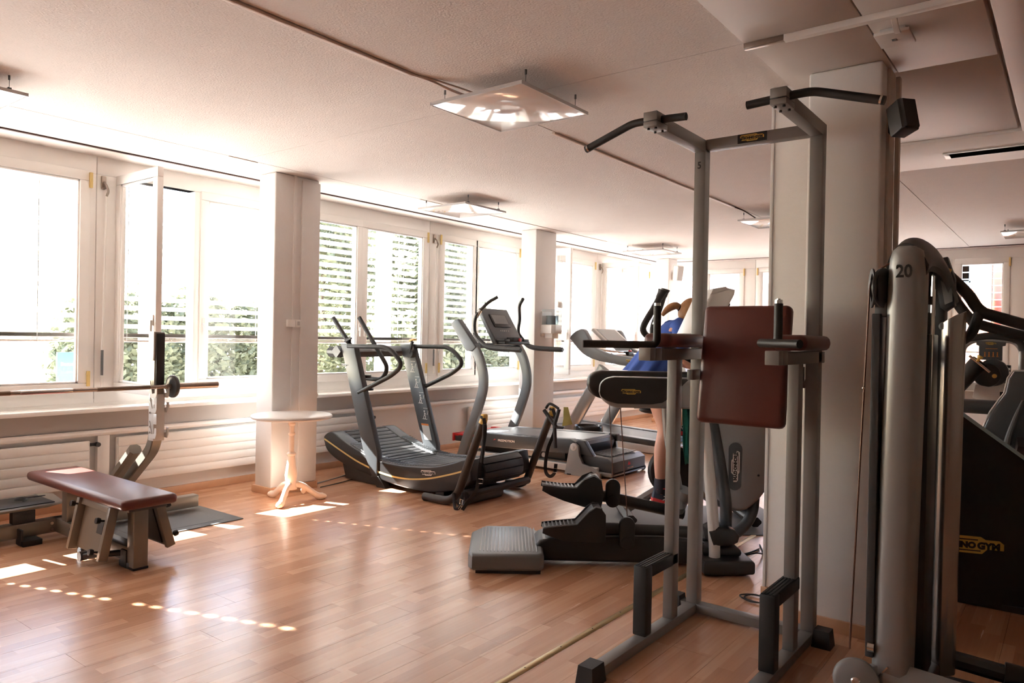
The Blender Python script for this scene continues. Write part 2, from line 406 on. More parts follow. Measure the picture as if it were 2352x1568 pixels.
# ceiling: plaster sheets with a smooth concrete soffit on the right
ce = struct('ceiling', B().box(-6.4, 9.0, -8.0, 12.8, CEIL+0.004, CEIL+0.2), 'ceil')
for (a, b_) in ((-6.35, -5.88), (-5.80, -5.256), (-5.248, -2.78), (-2.77, -1.20)):
    yy = [-3.0, 3.33, 8.0, 12.05] if a > -5.9 else [-3.0, 12.8]
    for y0, y1 in zip(yy, yy[1:]):
        obj('panel', B().box(a, b_, y0+.002, y1-.002, CEIL, CEIL+0.01), 'ceil', ce)
obj('panel', B().box(-5.80, 9.0, 12.06, 12.8, CEIL, CEIL+0.01), 'ceil', ce)
obj('panel', B().box(-1.19, 9.0, 6.3, 11.9, CEIL, CEIL+0.01), 'ceil', ce)
obj('shadow_gap', B().box(-5.88, -5.855, -3.0, 11.95, CEIL-0.006, CEIL+0.01).box(-5.855, 9.0, 11.95, 11.975, CEIL-0.006, CEIL+0.01), 'brown_slot', ce, label='dark brown curtain track slot along the window walls')
so = B()
for x0, x1, y0, y1, z in ((-1.195, -0.715, -3.0, 3.215, 2.70), (-1.195, -0.715, 3.225, 3.97, 2.70), (-0.71, -0.305, -3.0, 3.215, 2.70), (-0.71, -0.305, 3.225, 3.975, 2.70),
                          (-1.03, -0.305, 3.985, 5.44, 2.712), (-1.15, 9.0, 5.47, 6.27, 2.70), (-0.285, -0.17, -3.0, 5.46, 2.695), (-0.16, 9.0, -3.0, 5.46, 2.70)):
    obj('panel', B().box(x0, x1, y0, y1, z, CEIL+0.01, 0.004), 'soffit', ce, label='smooth painted soffit panel')
obj('panel', B().box(-1.195, -1.03, 3.985, 5.47, CEIL-0.01, CEIL+0.01), 'soffit', ce)
tk = struct('trim_2', B().box(-1.195, -1.02, 3.205, 3.235, 2.675, 2.70, .002), 'steel')
tk2 = struct('trim_3', B().box(-1.02, 3.0, 3.203, 3.237, 2.672, 2.70, .003), 'soffit')
# thin cable trunking along the ceiling
tb = B().box(-2.80, -2.775, -1.0, 2.74, CEIL-0.014, CEIL, .003).box(-2.80, -2.775, 4.05, 7.3, CEIL-0.014, CEIL, .003)
struct('trim_4', tb, 'trunk')
struct('trim_5', B().box(-5.262, -5.25, 5.3, 9.0, CEIL-0.006, CEIL).box(-5.262, -5.25, 3.2, 3.45, CEIL-0.006, CEIL), 'trunk')
c1 = spl([(-2.787, 2.70, 2.745), (-2.75, 2.85, 2.735), (-2.69, 2.98, 2.70), (-2.60, 3.10, 2.675)], 5)
obj('cable', B().tube(c1, 0.007, 6), 'trunk', bpy.data.objects['trim_4'])
c2 = spl([(-2.787, 2.72, 2.746), (-2.73, 2.9, 2.742), (-2.66, 3.05, 2.72), (-2.56, 3.2, 2.675)], 5)
obj('cable', B().tube(c2, 0.006, 6), 'trunk', bpy.data.objects['trim_4'])
c3 = spl([(-2.787, 7.3, 2.745), (-2.76, 7.5, 2.735), (-2.73, 7.72, 2.70), (-2.70, 7.8, 2.665)], 5)
obj('cable', B().tube(c3, 0.006, 6), 'brown_slot', bpy.data.objects['trim_4'])
# closed walls behind and to the right of the camera
struct('wall_right', B().box(9.0, 9.15, -8.0, 12.8, 0, CEIL), 'wall')
struct('wall_back', B().box(-6.4, 9.0, -8.15, -8.0, 0, CEIL), 'wall')

# window wall: parapet with sill, painted sill shadow and heating pipe
wl_ = struct('wall_left', B().box(-6.4, -6.09, -8.0, 12.6, 0, 0.75).box(-6.4, -6.09, -8.0, -3.0, 0.75, CEIL), 'wall')
obj('sill', B().box(-6.26, -5.97, -3.0, 12.3, 0.742, 0.775, 0.006), 'frame', wl_)
obj('apron', B().box(-6.36, XW-0.005, -3.0, 12.3, 0.77, 0.83), 'frame', wl_)
obj('band', B().box(-6.09, -6.075, -3.0, 12.3, 0.60, 0.738), 'sill_shadow', wl_, label='painted shadow strip under the window sill')  # strip carries the sill's shadow in its colour
struct('trim_6', B().tube([(-6.05, -3.0, 0.575), (-6.05, 12.2, 0.575)], 0.024, 10), 'radiator')
# far parapet
wf = struct('wall_far', B().box(-6.4, 9.0, YF+0.02, 12.6, 0, 0.75).box(-0.56, 9.0, YF+0.005, 12.6, 0.75, CEIL), 'wall')
obj('sill', B().box(-6.2, -0.56, YF-0.14, YF+0.1, 0.742, 0.775, 0.006), 'frame', wf)
obj('band', B().box(-6.2, 4.0, YF+0.005, YF+0.02, 0.60, 0.738), 'sill_shadow', wf)  # same painted shade along the far wall
struct('baseboard_left', B().box(-6.09, -6.07, -3.0, 12.2, 0, 0.062, .003), 'skirt')
struct('baseboard_far', B().box(-6.07, 4.0, YF-0.0, YF+0.02, 0, 0.062, .003), 'skirt')

# columns
def column(name, x0, x1, y0, y1, z1, conduit=True, mat_='pier'):
    c = struct(name, B().box(x0, x1, y0, y1, 0, z1, .012), mat_)
    t = 0.018
    for i, (a, b_, d, e) in enumerate(((x0-t, x1+t, y0-t, y0), (x0-t, x1+t, y1, y1+t), (x0-t, x0, y0, y1), (x1, x1+t, y0, y1))):
        obj('skirting', B().box(a, b_, d, e, 0, 0.062, .002), 'skirt', c)
    if conduit:
        obj('conduit', B().box(x1, x1+.012, (y0+y1)/2-.045, (y0+y1)/2-.02, .07, z1), mat_, c)
    return c
col1 = column('column', -5.655, -5.418, 3.736, 4.19, CEIL)
column('column', -5.655, -5.418, -0.07, 0.38, CEIL, False)
obj('cover_panel', B().box(-5.418, -5.40, 4.0, 4.19, 0.07, CEIL-.03, .004), 'pier', col1)
col2 = column('column', -5.655, -5.418, 7.54, 7.99, CEIL, False)
col3 = column('column', -5.655, -5.418, 11.34, 11.66, CEIL, False)
bigc = column('column', -1.066, -0.735, 3.75, 4.02, 2.70, False)
obj('back_pier', B().box(-1.31, -1.066, 4.0, 4.24, 0, CEIL, .006), 'pier', bigc)
obj('corner_bead', B().box(-1.325, -1.31, 3.992, 4.22, 0, CEIL, .003), 'wall', bigc, label='white corner bead')
obj('cable_duct', B().box(-0.735, -0.72, 3.85, 3.97, 0.1, 2.69, .003).box(-0.72, -0.70, 3.97, 4.01, 0.1, 2.68, .003), 'soffit', bigc)
obj('skirting', B().box(-1.33, -1.066, 3.982, 4.0, 0, 0.062, .002), 'skirt', bigc)

# ------------------------------------------------------------------ windows (frames in wall space: s along the wall, d into the room)
def wallspace(axis):
    if axis == 'L': return lambda s, d, z: Vector((XW+d, s, z))
    return lambda s, d, z: Vector((s, YF-d, z))
def wbox(b, F, s0, s1, d0, d1, z0, z1, bev=0.0):
    p, q = F(s0, d0, z0), F(s1, d1, z1)
    return b.box(min(p.x, q.x), max(p.x, q.x), min(p.y, q.y), max(p.y, q.y), z0, z1, bev)
wcount = [0]
def sash(F, parent, s0, s1, z0, z1, hinge, opened=0.0, g=0.075):
    """sash frame with pane; turned about its hinge side by opened (radians, into the room)"""
    b = B(); p = B()
    for a, c, e, f in ((s0, s1, z0, z0+g), (s0, s1, z1-g, z1), (s0, s0+g, z0+g, z1-g), (s1-g, s1, z0+g, z1-g)):
        wbox(b, F, a, c, -0.03, 0.018, e, f, .006)
    for a, c, e, f in ((s0+g-.004, s1-g+.004, z0+g-.004, z0+g+.016), (s0+g-.004, s1-g+.004, z1-g-.016, z1-g+.004), (s0+g-.004, s0+g+.014, z0+g, z1-g), (s1-g-.014, s1-g+.004, z0+g, z1-g)):
        wbox(b, F, a, c, -0.02, 0.008, e, f, .003)
    wbox(p, F, s0+g, s1-g, -0.012, -0.006, z0+g, z1-g)
    h = B()
    hs = s1-0.035 if hinge < (s0+s1)/2 else s0+0.035
    wbox(h, F, hs-.012, hs+.012, 0.018, 0.028, 1.42, 1.5, .003); wbox(h, F, hs-.008, hs+.008, 0.028, 0.045, 1.36, 1.46, .005)
    hb = B()
    for zz in (z0+0.05, z1-0.13): wbox(hb, F, hinge-.012, hinge+.012, 0.016, 0.032, zz, zz+0.12, .003)
    if opened:
        c = F(hinge, 0.0, 0); R = Matrix.Translation(c) @ Matrix.Rotation(opened, 4, 'Z') @ Matrix.Translation(-c)
        for k in (b, p, h): k.v = [tuple(R @ Vector(q)) for q in k.v]
    fo = obj('sash', b, 'frame', parent); obj('pane', p, 'glass', fo, flat=True); obj('handle', h, 'white_pl', fo); obj('hinge', hb, 'gold', fo)
def module(axis, s0, s1, sashes, mull, z0=0.80, z1=2.755, top=0.19):
    """one prefabricated window unit: outer frame, mullion, sashes"""
    F = wallspace(axis); wcount[0] += 1
    w = struct('window_%d' % wcount[0], loc=F((s0+s1)/2, 0, z0))
    b = B(); so0, so1 = sashes[0][0]+.02, sashes[-1][1]-.02; zb, zt = z0+0.10, 2.61
    wbox(b, F, s0+.003, s1-.003, -0.12, 0.0, zt, z1, .004); wbox(b, F, s0+.003, s1-.003, -0.12, 0.0, z0, zb, .004)
    wbox(b, F, s0+.003, so0, -0.12, 0.0, zb, zt, .004); wbox(b, F, so1, s1-.003, -0.12, 0.0, zb, zt, .004)
    wbox(b, F, mull-.035, mull+.035, -0.12, 0.002, zb, zt, .004)
    obj('frame', b, 'frame', w)
    for sd in sashes: sash(F, w, sd[0], sd[1], zb-.015, zt+.01, sd[2], sd[3] if len(sd) > 3 else 0.0)
    return w
module('L', -3.0, -1.20, [(-2.85, -2.2, -2.85), (-2.16, -1.32, -1.32)], -2.18)
module('L', -1.20, 0.70, [(-1.05, -0.36, -1.05), (-0.33, 0.56, 0.56)], -0.345)
module('L', 0.70, 2.62, [(0.78, 1.62, 0.78), (1.655, 2.568, 2.568)], 1.637)
module('L', 2.62, 4.53, [(2.785, 3.455, 2.785, -PI/2*1.0), (3.49, 4.41, 4.41)], 3.47)
module('L', 4.53, 6.40, [(4.667, 5.349, 4.667), (5.34, 6.352, 6.352)], 5.345)
module('L', 6.40, 8.27, [(6.575, 7.275, 6.575), (7.238, 8.18, 8.18)], 7.256)
module('L', 8.27, 10.28, [(8.45, 9.13, 8.45, -PI/2*0.98), (9.185, 10.20, 10.20)], 9.15)
module('L', 10.28, 12.2, [(10.44, 11.09, 10.44, -PI/2*0.96), (11.12, 12.08, 12.08)], 11.105)
for s0 in (-6.15, -4.28, -2.42):
    if s0 == -6.15: module('F', s0, s0+1.87, [(-6.05, -5.2, -6.05), (-5.16, -4.465, -4.465)], -5.18)
    elif s0 == -4.28: module('F', s0, s0+1.86, [(-4.24, -3.3, -4.24), (-3.27, -2.5, -2.5)], -3.285)
    elif s0 == -2.42: module('F', s0, s0+1.86, [(-2.3, -1.44, -2.3), (-1.40, -0.745, -0.745)], -1.42)
    else: module('F', s0, s0+1.86, [(s0+.1, s0+.9, s0+.1), (s0+.94, s0+1.76, s0+1.76)], s0+.92)
# crank rods of the outside blinds
for y in (2.667, 4.545, 10.36, 6.47):
    r = thing('blind_crank', {2.667: 'white blind crank rod hanging beside the open casement', 4.545: 'white blind crank rod just right of the first white column',
              10.36: 'white blind crank rod beside the far open casement', 6.47: 'white blind crank rod between the two middle window units'}[y], 'crank', (XW+.03, y, 1.0))
    obj('joint', B().box(XW+.0, XW+.02, y-.018, y+.018, 2.50, 2.60, .004).tube(fil([(XW+.02, y, 2.55), (XW+.05, y, 2.53), (XW+.055, y+.02, 2.48), (XW+.04, y+.01, 2.44)], .02), .009, 8), 'steel', r)
    obj('rod', B().cyl((XW+.04, y+.01, 2.45), (XW+.035, y, 1.30), .008, n=8), 'white_pl', r)
    obj('handle', B().cyl((XW+.035, y, 1.30), (XW+.033, y-.002, 1.22), .011, n=8).cyl((XW+.033, y-.002, 1.02), (XW+.033, y, 0.93), .011, n=8), 'white_pl', r)
    obj('grip', B().cyl((XW+.033, y-.002, 1.22), (XW+.033, y-.002, 1.02), .011, n=8), 'mid_grey', r)

# ------------------------------------------------------------------ outside venetian blinds
def slat_mesh(length, holes=()):
    """curved slat along +s: outer edge low; cord holes are left open"""
    prof = [(-0.036, -0.021), (-0.020, -0.006), (-0.006, 0.004), (0.006, 0.009), (0.020, 0.013), (0.036, 0.013)]
    cuts = [0.0]; op = []
    for h in holes:
        cuts += [h-.012, h+.012]; op.append((h-.012, h+.012))
    cuts.append(length); b = B(); k = len(prof)
    for c in cuts: b.v += [(p, c, q) for p, q in prof]
    for i in range(len(cuts)-1):
        hole = any(abs(cuts[i]-o[0]) < 1e-6 for o in op)
        for j in range(k-1):
            if hole and j in (2, 3): continue
            b.f.append((i*k+j, i*k+j+1, (i+1)*k+j+1, (i+1)*k+j))
    me = bpy.data.meshes.new('slat'); me.from_pydata(b.v, [], b.f)
    me.polygons.foreach_set('use_smooth', [True]*len(me.polygons)); me.materials.append(M['blind']); me.update()
    return me
def blind(axis, s0, s1, cords, holes, label, zb=1.285, tilt=0.0, pitch=0.078, ztop=2.70):
    F = wallspace(axis); D = -0.17
    r = thing('venetian_blind', label, 'blind', F(s0, D, zb))
    me = slat_mesh(s1-s0, [h-s0 for h in holes])
    z = zb+0.055; i = 0
    while z < ztop:
        o = bpy.data.objects.new('slat', me); COL.objects.link(o); o.parent = r
        if axis == 'L':
            o.location = (0, 0, z-zb); o.rotation_euler = (0, tilt+random.uniform(-.02, .02), 0)
        else:
            o.location = (0, 0, z-zb); o.rotation_euler = (0, 0, -PI/2); o.rotation_euler = Matrix.Rotation(-PI/2, 3, 'Z').to_euler(); o.rotation_euler.rotate_axis('Y', tilt)
        z += pitch
    b = B(); wbox(b, F, s0, s1, D-.036, D+.036, zb-.004, zb+.012, .004)
    for k in range(3): wbox(b, F, s0, s1, D-.038+.002*k, D+.036, zb+.016+k*.010, zb+.020+k*.010)
    obj('bottom_rail', b, 'blind_rail', r)
    for c in cords:
        cb = B(); wbox(cb, F, c-.003, c+.003, D+.040, D+.0415, zb, ztop); wbox(cb, F, c-.003, c+.003, D-.042, D-.0405, zb, ztop)
        obj('ladder_cord', cb, 'grey_pl', r)
blind('L', -2.95, -1.25, [-2.6, -1.5], [], 'white venetian blind outside the window farthest left, beyond the picture edge')
blind('L', -1.15, 0.60, [-.9, .4], [], 'white venetian blind outside the nearest window, left of the frame')
blind('L', 0.72, 2.58, [0.886, 2.26], [0.886], 'white venetian blind outside the leftmost window in view')
blind('L', 2.66, 4.48, [2.93, 3.56, 4.2], [2.78], 'white venetian blind outside the opened casement')
blind('L', 4.57, 6.36, [4.85, 6.1], [], 'white venetian blind behind the curved treadmill with trees showing through')
blind('L', 6.44, 8.23, [6.7, 7.75], [7.9], 'white venetian blind behind the incline treadmill console')
blind('L', 8.31, 10.22, [8.6, 10.0], [], 'white venetian blind behind the towel dispenser')
blind('L', 10.32, 12.1, [10.6, 11.9], [], 'white venetian blind at the far end of the window wall')
FT = 0.34
blind('F', -6.05, -4.34, [-5.8, -4.6], [], 'thin edged venetian blind on the far wall beside the white speaker', tilt=FT, pitch=.10)
blind('F', -4.24, -2.48, [-4.0, -2.7], [], 'thin edged venetian blind on the far wall left of the big column', tilt=FT, pitch=.10)
blind('F', -2.38, -0.62, [-2.1, -0.96], [], 'thin edged venetian blind on the far wall right of the grey machine tower', tilt=FT, pitch=.10)

# radiators: flat panels with horizontal ribs
def radiator(y0, y1, z0, z1, label):
    r = thing('radiator', label, 'radiator', (-6.03, (y0+y1)/2, z0), 'panel radiators under the windows')
    b = B().box(-6.06, -6.03, y0, y1, z0, z1, .004)
    obj('body', b, 'radiator', r)
    n = 5; h = (z1-z0)/n
    for k in range(n):
        obj('rib', B().box(-6.031, -6.021, y0+.01, y1-.01, z0+k*h+.004, z0+(k+1)*h-.004, .003), 'radiator', r)
    obj('valve', B().cyl((-6.04, y1+.005, z1-.03), (-6.04, y1+.05, z1-.03), .014, n=10).cyl((-6.04, y1+.05, z1-.03), (-6.0, y1+.05, z1-.03), .018, n=10), 'dark_grey', r)
    obj('bracket', B().box(-6.07, -6.055, y0+.2, y0+.25, z0, z1).box(-6.07, -6.055, y1-.25, y1-.2, z0, z1), 'radiator', r)
radiator(0.75, 2.54, 0.165, 0.52, 'white ribbed radiator behind the flat bench, left of the valve gap')
radiator(2.74, 4.46, 0.165, 0.53, 'white ribbed radiator behind the barbell upright')
radiator(4.62, 5.37, 0.18, 0.52, 'short white ribbed radiator behind the curved treadmill')
radiator(7.02, 8.4, 0.17, 0.50, 'white ribbed radiator behind the incline treadmill')
radiator(8.5, 12.0, 0.17, 0.50, 'long white ribbed radiator behind the farther treadmill')
bx = thing('pipe_casing', 'white pipe casing in the gap between two radiators', 'casing', (-6.05, 2.66, 0))
obj('casing', B().box(-6.09, -6.04, 2.60, 2.69, 0.07, 0.56, .004), 'radiator', bx)
# ================================================================== outside
struct('ground', B().box(-70, -6.45, -40, 70, -0.5, -0.35).box(-6.45, 60, 12.7, 70, -0.5, -0.35), 'asphalt')
def foliage(name, label, cat, boxes, n, size, leaf, trunk, group=None):
    """crown of many small leaf cards scattered near the surface of ellipsoids; trunk as tapered tubes"""
    base = (sum(b[0] for b in boxes)/len(boxes), sum(b[1] for b in boxes)/len(boxes), -0.35)
    r = thing(name, label, cat, base, group)
    b = B()
    tot = sum(q[3]*q[4]+q[4]*q[5]+q[3]*q[5] for q in boxes)
    for q in boxes:
        m = int(n*(q[3]*q[4]+q[4]*q[5]+q[3]*q[5])/tot)
        for _ in range(m):
            th = random.uniform(0, 2*PI); zz = random.uniform(-1, 1); rr = math.sqrt(1-zz*zz); k = random.uniform(0.55, 1.0)**0.5
            k *= 0.9+0.35*noise.noise(Vector((q[0]+rr*math.cos(th)*3, q[1]+rr*math.sin(th)*3, zz*3)))
            p = Vector((q[0]+q[3]*k*rr*math.cos(th), q[1]+q[4]*k*rr*math.sin(th), q[2]+q[5]*k*zz))
            if p.z < -0.33: continue
            s = size*random.uniform(.6, 1.3)
            u = Vector((random.gauss(0, 1), random.gauss(0, 1), random.gauss(0, .6))).normalized(); v = u.orthogonal().normalized()
            b.add([p-u*s, p+v*s*.5, p+u*s, p-v*s*.5], [(0, 1, 2, 3)])
    me = bpy.data.meshes.new('leaves'); me.from_pydata(b.v, [], b.f); me.materials.append(M[leaf]); me.transform(Matrix.Translation(-Vector(base)))
    o = bpy.data.objects.new('leaves', me); COL.objects.link(o); o.parent = r; o['kind'] = 'stuff'
    t = B()
    for (x, y, h, rad) in trunk: t.tube([(x, y, -.35), (x+.05, y+.03, h*.5), (x, y, h)], rad, 8, scales=[1, .75, .4])
    obj('trunk', t, 'bark', r)
foliage('hedge', 'clipped green hedge outside the opened casement', 'hedge', [(-13, 5.5+k*0.85, 0.9, .75, .75, 1.25+.1*(k % 3)) for k in range(5)], 14000, .085, 'leaf_a', [(-13, 5.7+k, 1.2, .05) for k in range(4)])
foliage('tree', 'tall leafy tree outside the window behind the curved treadmill', 'tree', [(-16.9, 12.8, 2.3, 1.4, 1.4, 3.0), (-16.6, 14.4, 1.6, 1.4, 1.4, 2.4), (-17, 13.5, 4.6, 1.4, 1.6, 1.8)], 16000, .10, 'leaf_b', [(-16.9, 13.2, 4.0, .12)])
foliage('tree', 'darker leafy tree seen right of the outdoor post', 'tree', [(-12.2, 12.3, 1.7, 1.1, 1.1, 2.0), (-12.2, 13.5, 1.2, 1.0, 1.0, 1.5), (-12.6, 12.9, 3.3, 1.1, 1.2, 1.3)], 15000, .10, 'leaf_a', [(-12.2, 12.5, 3.0, .12)])
foliage('tree', 'small tree outside the window left of the second white column', 'tree', [(-15, 17.6, 1.0, 1.2, 1.0, 1.6), (-15, 18.6, .6, 1.0, .8, 1.0)], 8000, .10, 'leaf_a', [(-15, 17.6, 1.5, .1)])
foliage('shrub', 'wispy sapling in the bright yard at the left edge', 'shrub', [(-16, 4.35, .3, .22, .2, .55), (-16, 4.45, .75, .12, .1, .45)], 500, .05, 'leaf_a', [(-16, 4.4, .9, .02)])
foliage('shrub', 'low shrub in the bright yard left of the sapling', 'shrub', [(-16, 3.75, .05, .25, .2, .25)], 300, .05, 'leaf_a', [(-16, 3.75, .2, .02)])
sg = thing('info_sign', 'cyan information sign standing in the yard', 'sign', (-11.5, 4.56, -.35))
obj('board', B().box(-11.52, -11.48, 4.38, 4.75, .56, 1.05, .005), 'signblue', sg)
obj('post', B().cyl((-11.5, 4.42, -.35), (-11.5, 4.42, 1.0), .02).cyl((-11.5, 4.71, -.35), (-11.5, 4.71, 1.0), .02), 'grey_pl', sg)
obj('lettering', text_mesh('Besucher', .075, (-11.475, 4.56, .88), (0, 1, 0), (0, 0, 1)), 'white_print', sg, flat=True)
s2 = thing('notice_board', 'low white notice board beside the cyan sign', 'sign', (-11.8, 4.14, -.35))
obj('board', B().box(-11.82, -11.78, 3.92, 4.34, .52, .79, .005), 'white_pl', s2)
obj('post', B().cyl((-11.8, 3.96, -.35), (-11.8, 3.96, .7), .015).cyl((-11.8, 4.30, -.35), (-11.8, 4.30, .7), .015), 'grey_pl', s2)
obj('lettering', B().box(-11.78, -11.778, 4.03, 4.16, .66, .68).box(-11.78, -11.778, 4.03, 4.24, .57, .585), 'mid_grey', s2, flat=True)
ps = thing('awning_post', 'pinkish grey post standing between the trees outside', 'post', (-8.4, 7.72, -.35))
obj('shaft', B().box(-8.5, -8.3, 7.64, 7.80, -.35, 4.2, .01), 'post_grey', ps); obj('cap', B().box(-8.54, -8.26, 7.58, 7.86, 4.2, 4.3, .01), 'post_grey', ps)
p2 = thing('awning_post', 'grey post seen through the pane of the opened casement', 'post', (-9.6, 4.72, -.35))
obj('shaft', B().box(-9.68, -9.52, 4.64, 4.80, -.35, 3.9, .01), 'post_grey', p2); obj('cap', B().box(-9.72, -9.48, 4.58, 4.86, 3.9, 4.0, .01), 'post_grey', p2)
def house(name, label, x0, x1, y0, y1, h, wallm, wins, face, roof=True):
    r = thing(name, label, 'building', ((x0+x1)/2, (y0+y1)/2, -.35))
    obj('wall', B().box(x0, x1, y0, y1, -.35, h), wallm, r)
    if roof:
        obj('roof', B().prism([(-.3, 0), (x1-x0+.3, 0), ((x1-x0)/2, 1.6)], (x0, y0-.3, h), (1, 0, 0), (0, 0, 1), (0, y1-y0+.6, 0)), 'rooftile', r)
    for (a, z0, z1, w) in wins:
        if face == 'y':
            f = obj('window', B().box(a-.06, a+w+.06, y0-.06, y0, z0-.06, z1+.06, .01), 'white_pl', r); obj('pane', B().box(a, a+w, y0-.075, y0-.055, z0, z1), 'darkglass', f)
        else:
            f = obj('window', B().box(x1, x1+.06, a-.06, a+w+.06, z0-.06, z1+.06, .01), 'white_pl', r); obj('pane', B().box(x1+.055, x1+.075, a, a+w, z0, z1), 'darkglass', f)
house('house', 'orange rendered house outside the far right window', -6.2, -2.2, 27, 33, 5.0, 'stucco_o', [(-5.4, .6, 2.0, .8), (-3.6, .6, 2.0, .8), (-3.4, 3.0, 4.1, .7), (-2.9, 3.4, 4.2, .4)], 'y', False)
house('house', 'pale house with red tiled roof beyond the far right window', -1.6, 5.5, 29, 36, 3.2, 'stucco_w', [(-1.6, 1.7, 2.5, .6), (-.4, .2, 1.0, 1.4), (1.6, .6, 2.0, .9), (3.4, .6, 2.0, .9)], 'y')
house('house', 'white house beyond the far windows left of the big column', -14.5, -6.6, 31, 37, 5.5, 'stucco_w', [(-13.4, .6, 2.0, 1.0), (-11, .6, 2.0, 1.0), (-8.6, .6, 2.0, 1.0)], 'y')
wing = thing('brick_pier', 'red banded brick pier outside the far end of the window wall', 'pier', (-9.2, 17.3, -.35))
for k in range(22): obj('brick_band', B().box(-9.4, -9.0, 17.0, 17.5, -.35+k*.2, -.35+k*.2+.185, .006), 'brickred' if k % 2 else 'stucco_w', wing)
house('house', 'pale building with red strips outside the middle windows', -17, -12.5, 22, 30, 6, 'stucco_w', [(22.6, .4, 3.6, .5), (24.4, .4, 3.6, .5), (26.4, .4, 3.6, .5)], 'x', False)
# ================================================================== dip and pull-up station
st = thing('pull_up_station', 'grey steel dip and pull-up station numbered 5 with brown pads', 'exercise station', (-1.24, 3.1, 0))
GM = 'grey_metal'
for x0, x1 in ((-1.553, -1.493), (-0.990, -0.930)):
    obj('base_rail', B().box(x0, x1, 2.12 if x0 > -1 else 2.57, 3.57, 0.012, 0.056, .004), GM, st)
obj('back_beam', B().box(-1.60, -0.875, 3.513, 3.575, 0.012, 0.056, .004), GM, st)
def foot(x0, x1, y0, y1):
    b = B(); c = (x0+x1)/2, (y0+y1)/2
    vs = [(x0-.004, y0-.004, 0), (x1+.004, y0-.004, 0), (x1+.004, y1+.004, 0), (x0-.004, y1+.004, 0)]
    vs += [(x0+.004, y0+.004, .078), (x1-.004, y0+.004, .078), (x1-.004, y1-.004, .078), (x0+.004, y1-.004, .078)]
    b.add(vs, [(3, 2, 1, 0), (4, 5, 6, 7), (0, 1, 5, 4), (1, 2, 6, 5), (2, 3, 7, 6), (3, 0, 4, 7)])
    return b
for q in ((-1.560, -1.487, 2.50, 2.60), (-1.66, -1.58, 3.505, 3.583), (-0.93, -0.855, 3.50, 3.575)):
    obj('rubber_foot', foot(*q), 'rubber', st)
for x0, x1 in ((-1.551, -1.492), (-0.989, -0.931)):
    obj('post', B().box(x0, x1, 3.515, 3.575, 0.056, 2.345, .004), GM, st)
    obj('front_post', B().box(x0+.004, x1-.006, 3.24, 3.305, 0.056, 1.292, .004), GM, st)
    obj('upper_arm', B().box(x0, x1, 3.06, 3.575, 2.328, 2.388, .004), GM, st)
    cl = obj('clamp', B().box(x0-.004, x1+.004, 2.965, 3.075, 2.328, 2.352, .003).box(x0-.004, x1+.004, 2.965, 3.075, 2.355, 2.395, .003), GM, st)
    bl = B()
    for a in (.2, .8):
        for c in (.2, .8): bl.cyl((x0+(x1-x0)*a, 2.965+.11*c, 2.329), (x0+(x1-x0)*a, 2.965+.11*c, 2.320), .006, n=8)
    obj('bolt', bl, 'ink', cl, kind='stuff')
    obj('dip_arm', B().box(x0, x1, 3.07, 3.62, 1.288, 1.342, .004), GM, st)
    dc = obj('dip_clamp', B().box(x0, x1, 3.012, 3.07, 1.288, 1.345, .003).box(x0, x1, 2.955, 3.008, 1.288, 1.345, .003), GM, st)
obj('top_beam', B().box(-1.492, -0.989, 3.515, 3.575, 2.336, 2.388, .004), GM, st)
pl = obj('badge_plate', B().box(-1.328, -1.187, 3.511, 3.515, 2.342, 2.386), 'ink', st)
badge(st, (-1.257, 3.5105, 2.364), (1, 0, 0), (0, 0, 1), 0.116, 'yellow', 'ink')
obj('number', text_mesh('5', .048, (-1.5235, 3.5142, 2.262), (1, 0, 0), (0, 0, 1), bold=.001, squash=.85), 'ink', st, flat=True, label='printed number 5')
for s in (-1, 1):
    X = lambda d: -1.24+s*d
    pts = fil([(X(.135), 3.02, 2.362), (X(.34), 3.02, 2.372), (X(.40), 3.022, 2.372), (X(.655), 3.034, 2.292)], .05)
    h = obj('pull_up_bar', B().tube(pts, .0175, 12), 'foam', st)
    e = Vector((X(.655), 3.034, 2.292)); d = (e-Vector((X(.40), 3.022, 2.372))).normalized()
    obj('end_cap', B().cyl(e-d*.018, e-d*.010, .0182, n=14), 'chrome', h)
# dip handles
lh = obj('dip_handle', B().tube(fil([(-1.805, 2.90, 1.357), (-1.512, 3.055, 1.357), (-1.512, 3.055, 1.535)], .03), .0175, 12), 'foam', st)
obj('grip_cap', B().cyl((-1.512, 3.055, 1.535), (-1.512, 3.055, 1.548), .0155, n=14), 'chrome', lh)
obj('end_cap', B().cyl((-1.807, 2.899, 1.357), (-1.803, 2.901, 1.357), .018, n=14), 'mid_grey', lh)
rh = obj('dip_handle', B().tube([(-1.035, 3.035, 1.376), (-0.845, 2.925, 1.374)], .0175, 12).cyl((-0.968, 3.05, 1.376), (-0.968, 3.05, 1.538), .0175, n=12), 'foam', st)
obj('grip_cap', B().cyl((-0.968, 3.05, 1.538), (-0.968, 3.05, 1.553), .0155, n=14).cyl((-0.968, 3.05, 1.553), (-0.968, 3.05, 1.558), .008, n=10), 'chrome', rh)
for cx_ in (-1.537, -0.943):
    obj('arm_pad', B().box(cx_-.072, cx_+.072, 3.10, 3.50, 1.346, 1.412, .028), 'vinyl', st)
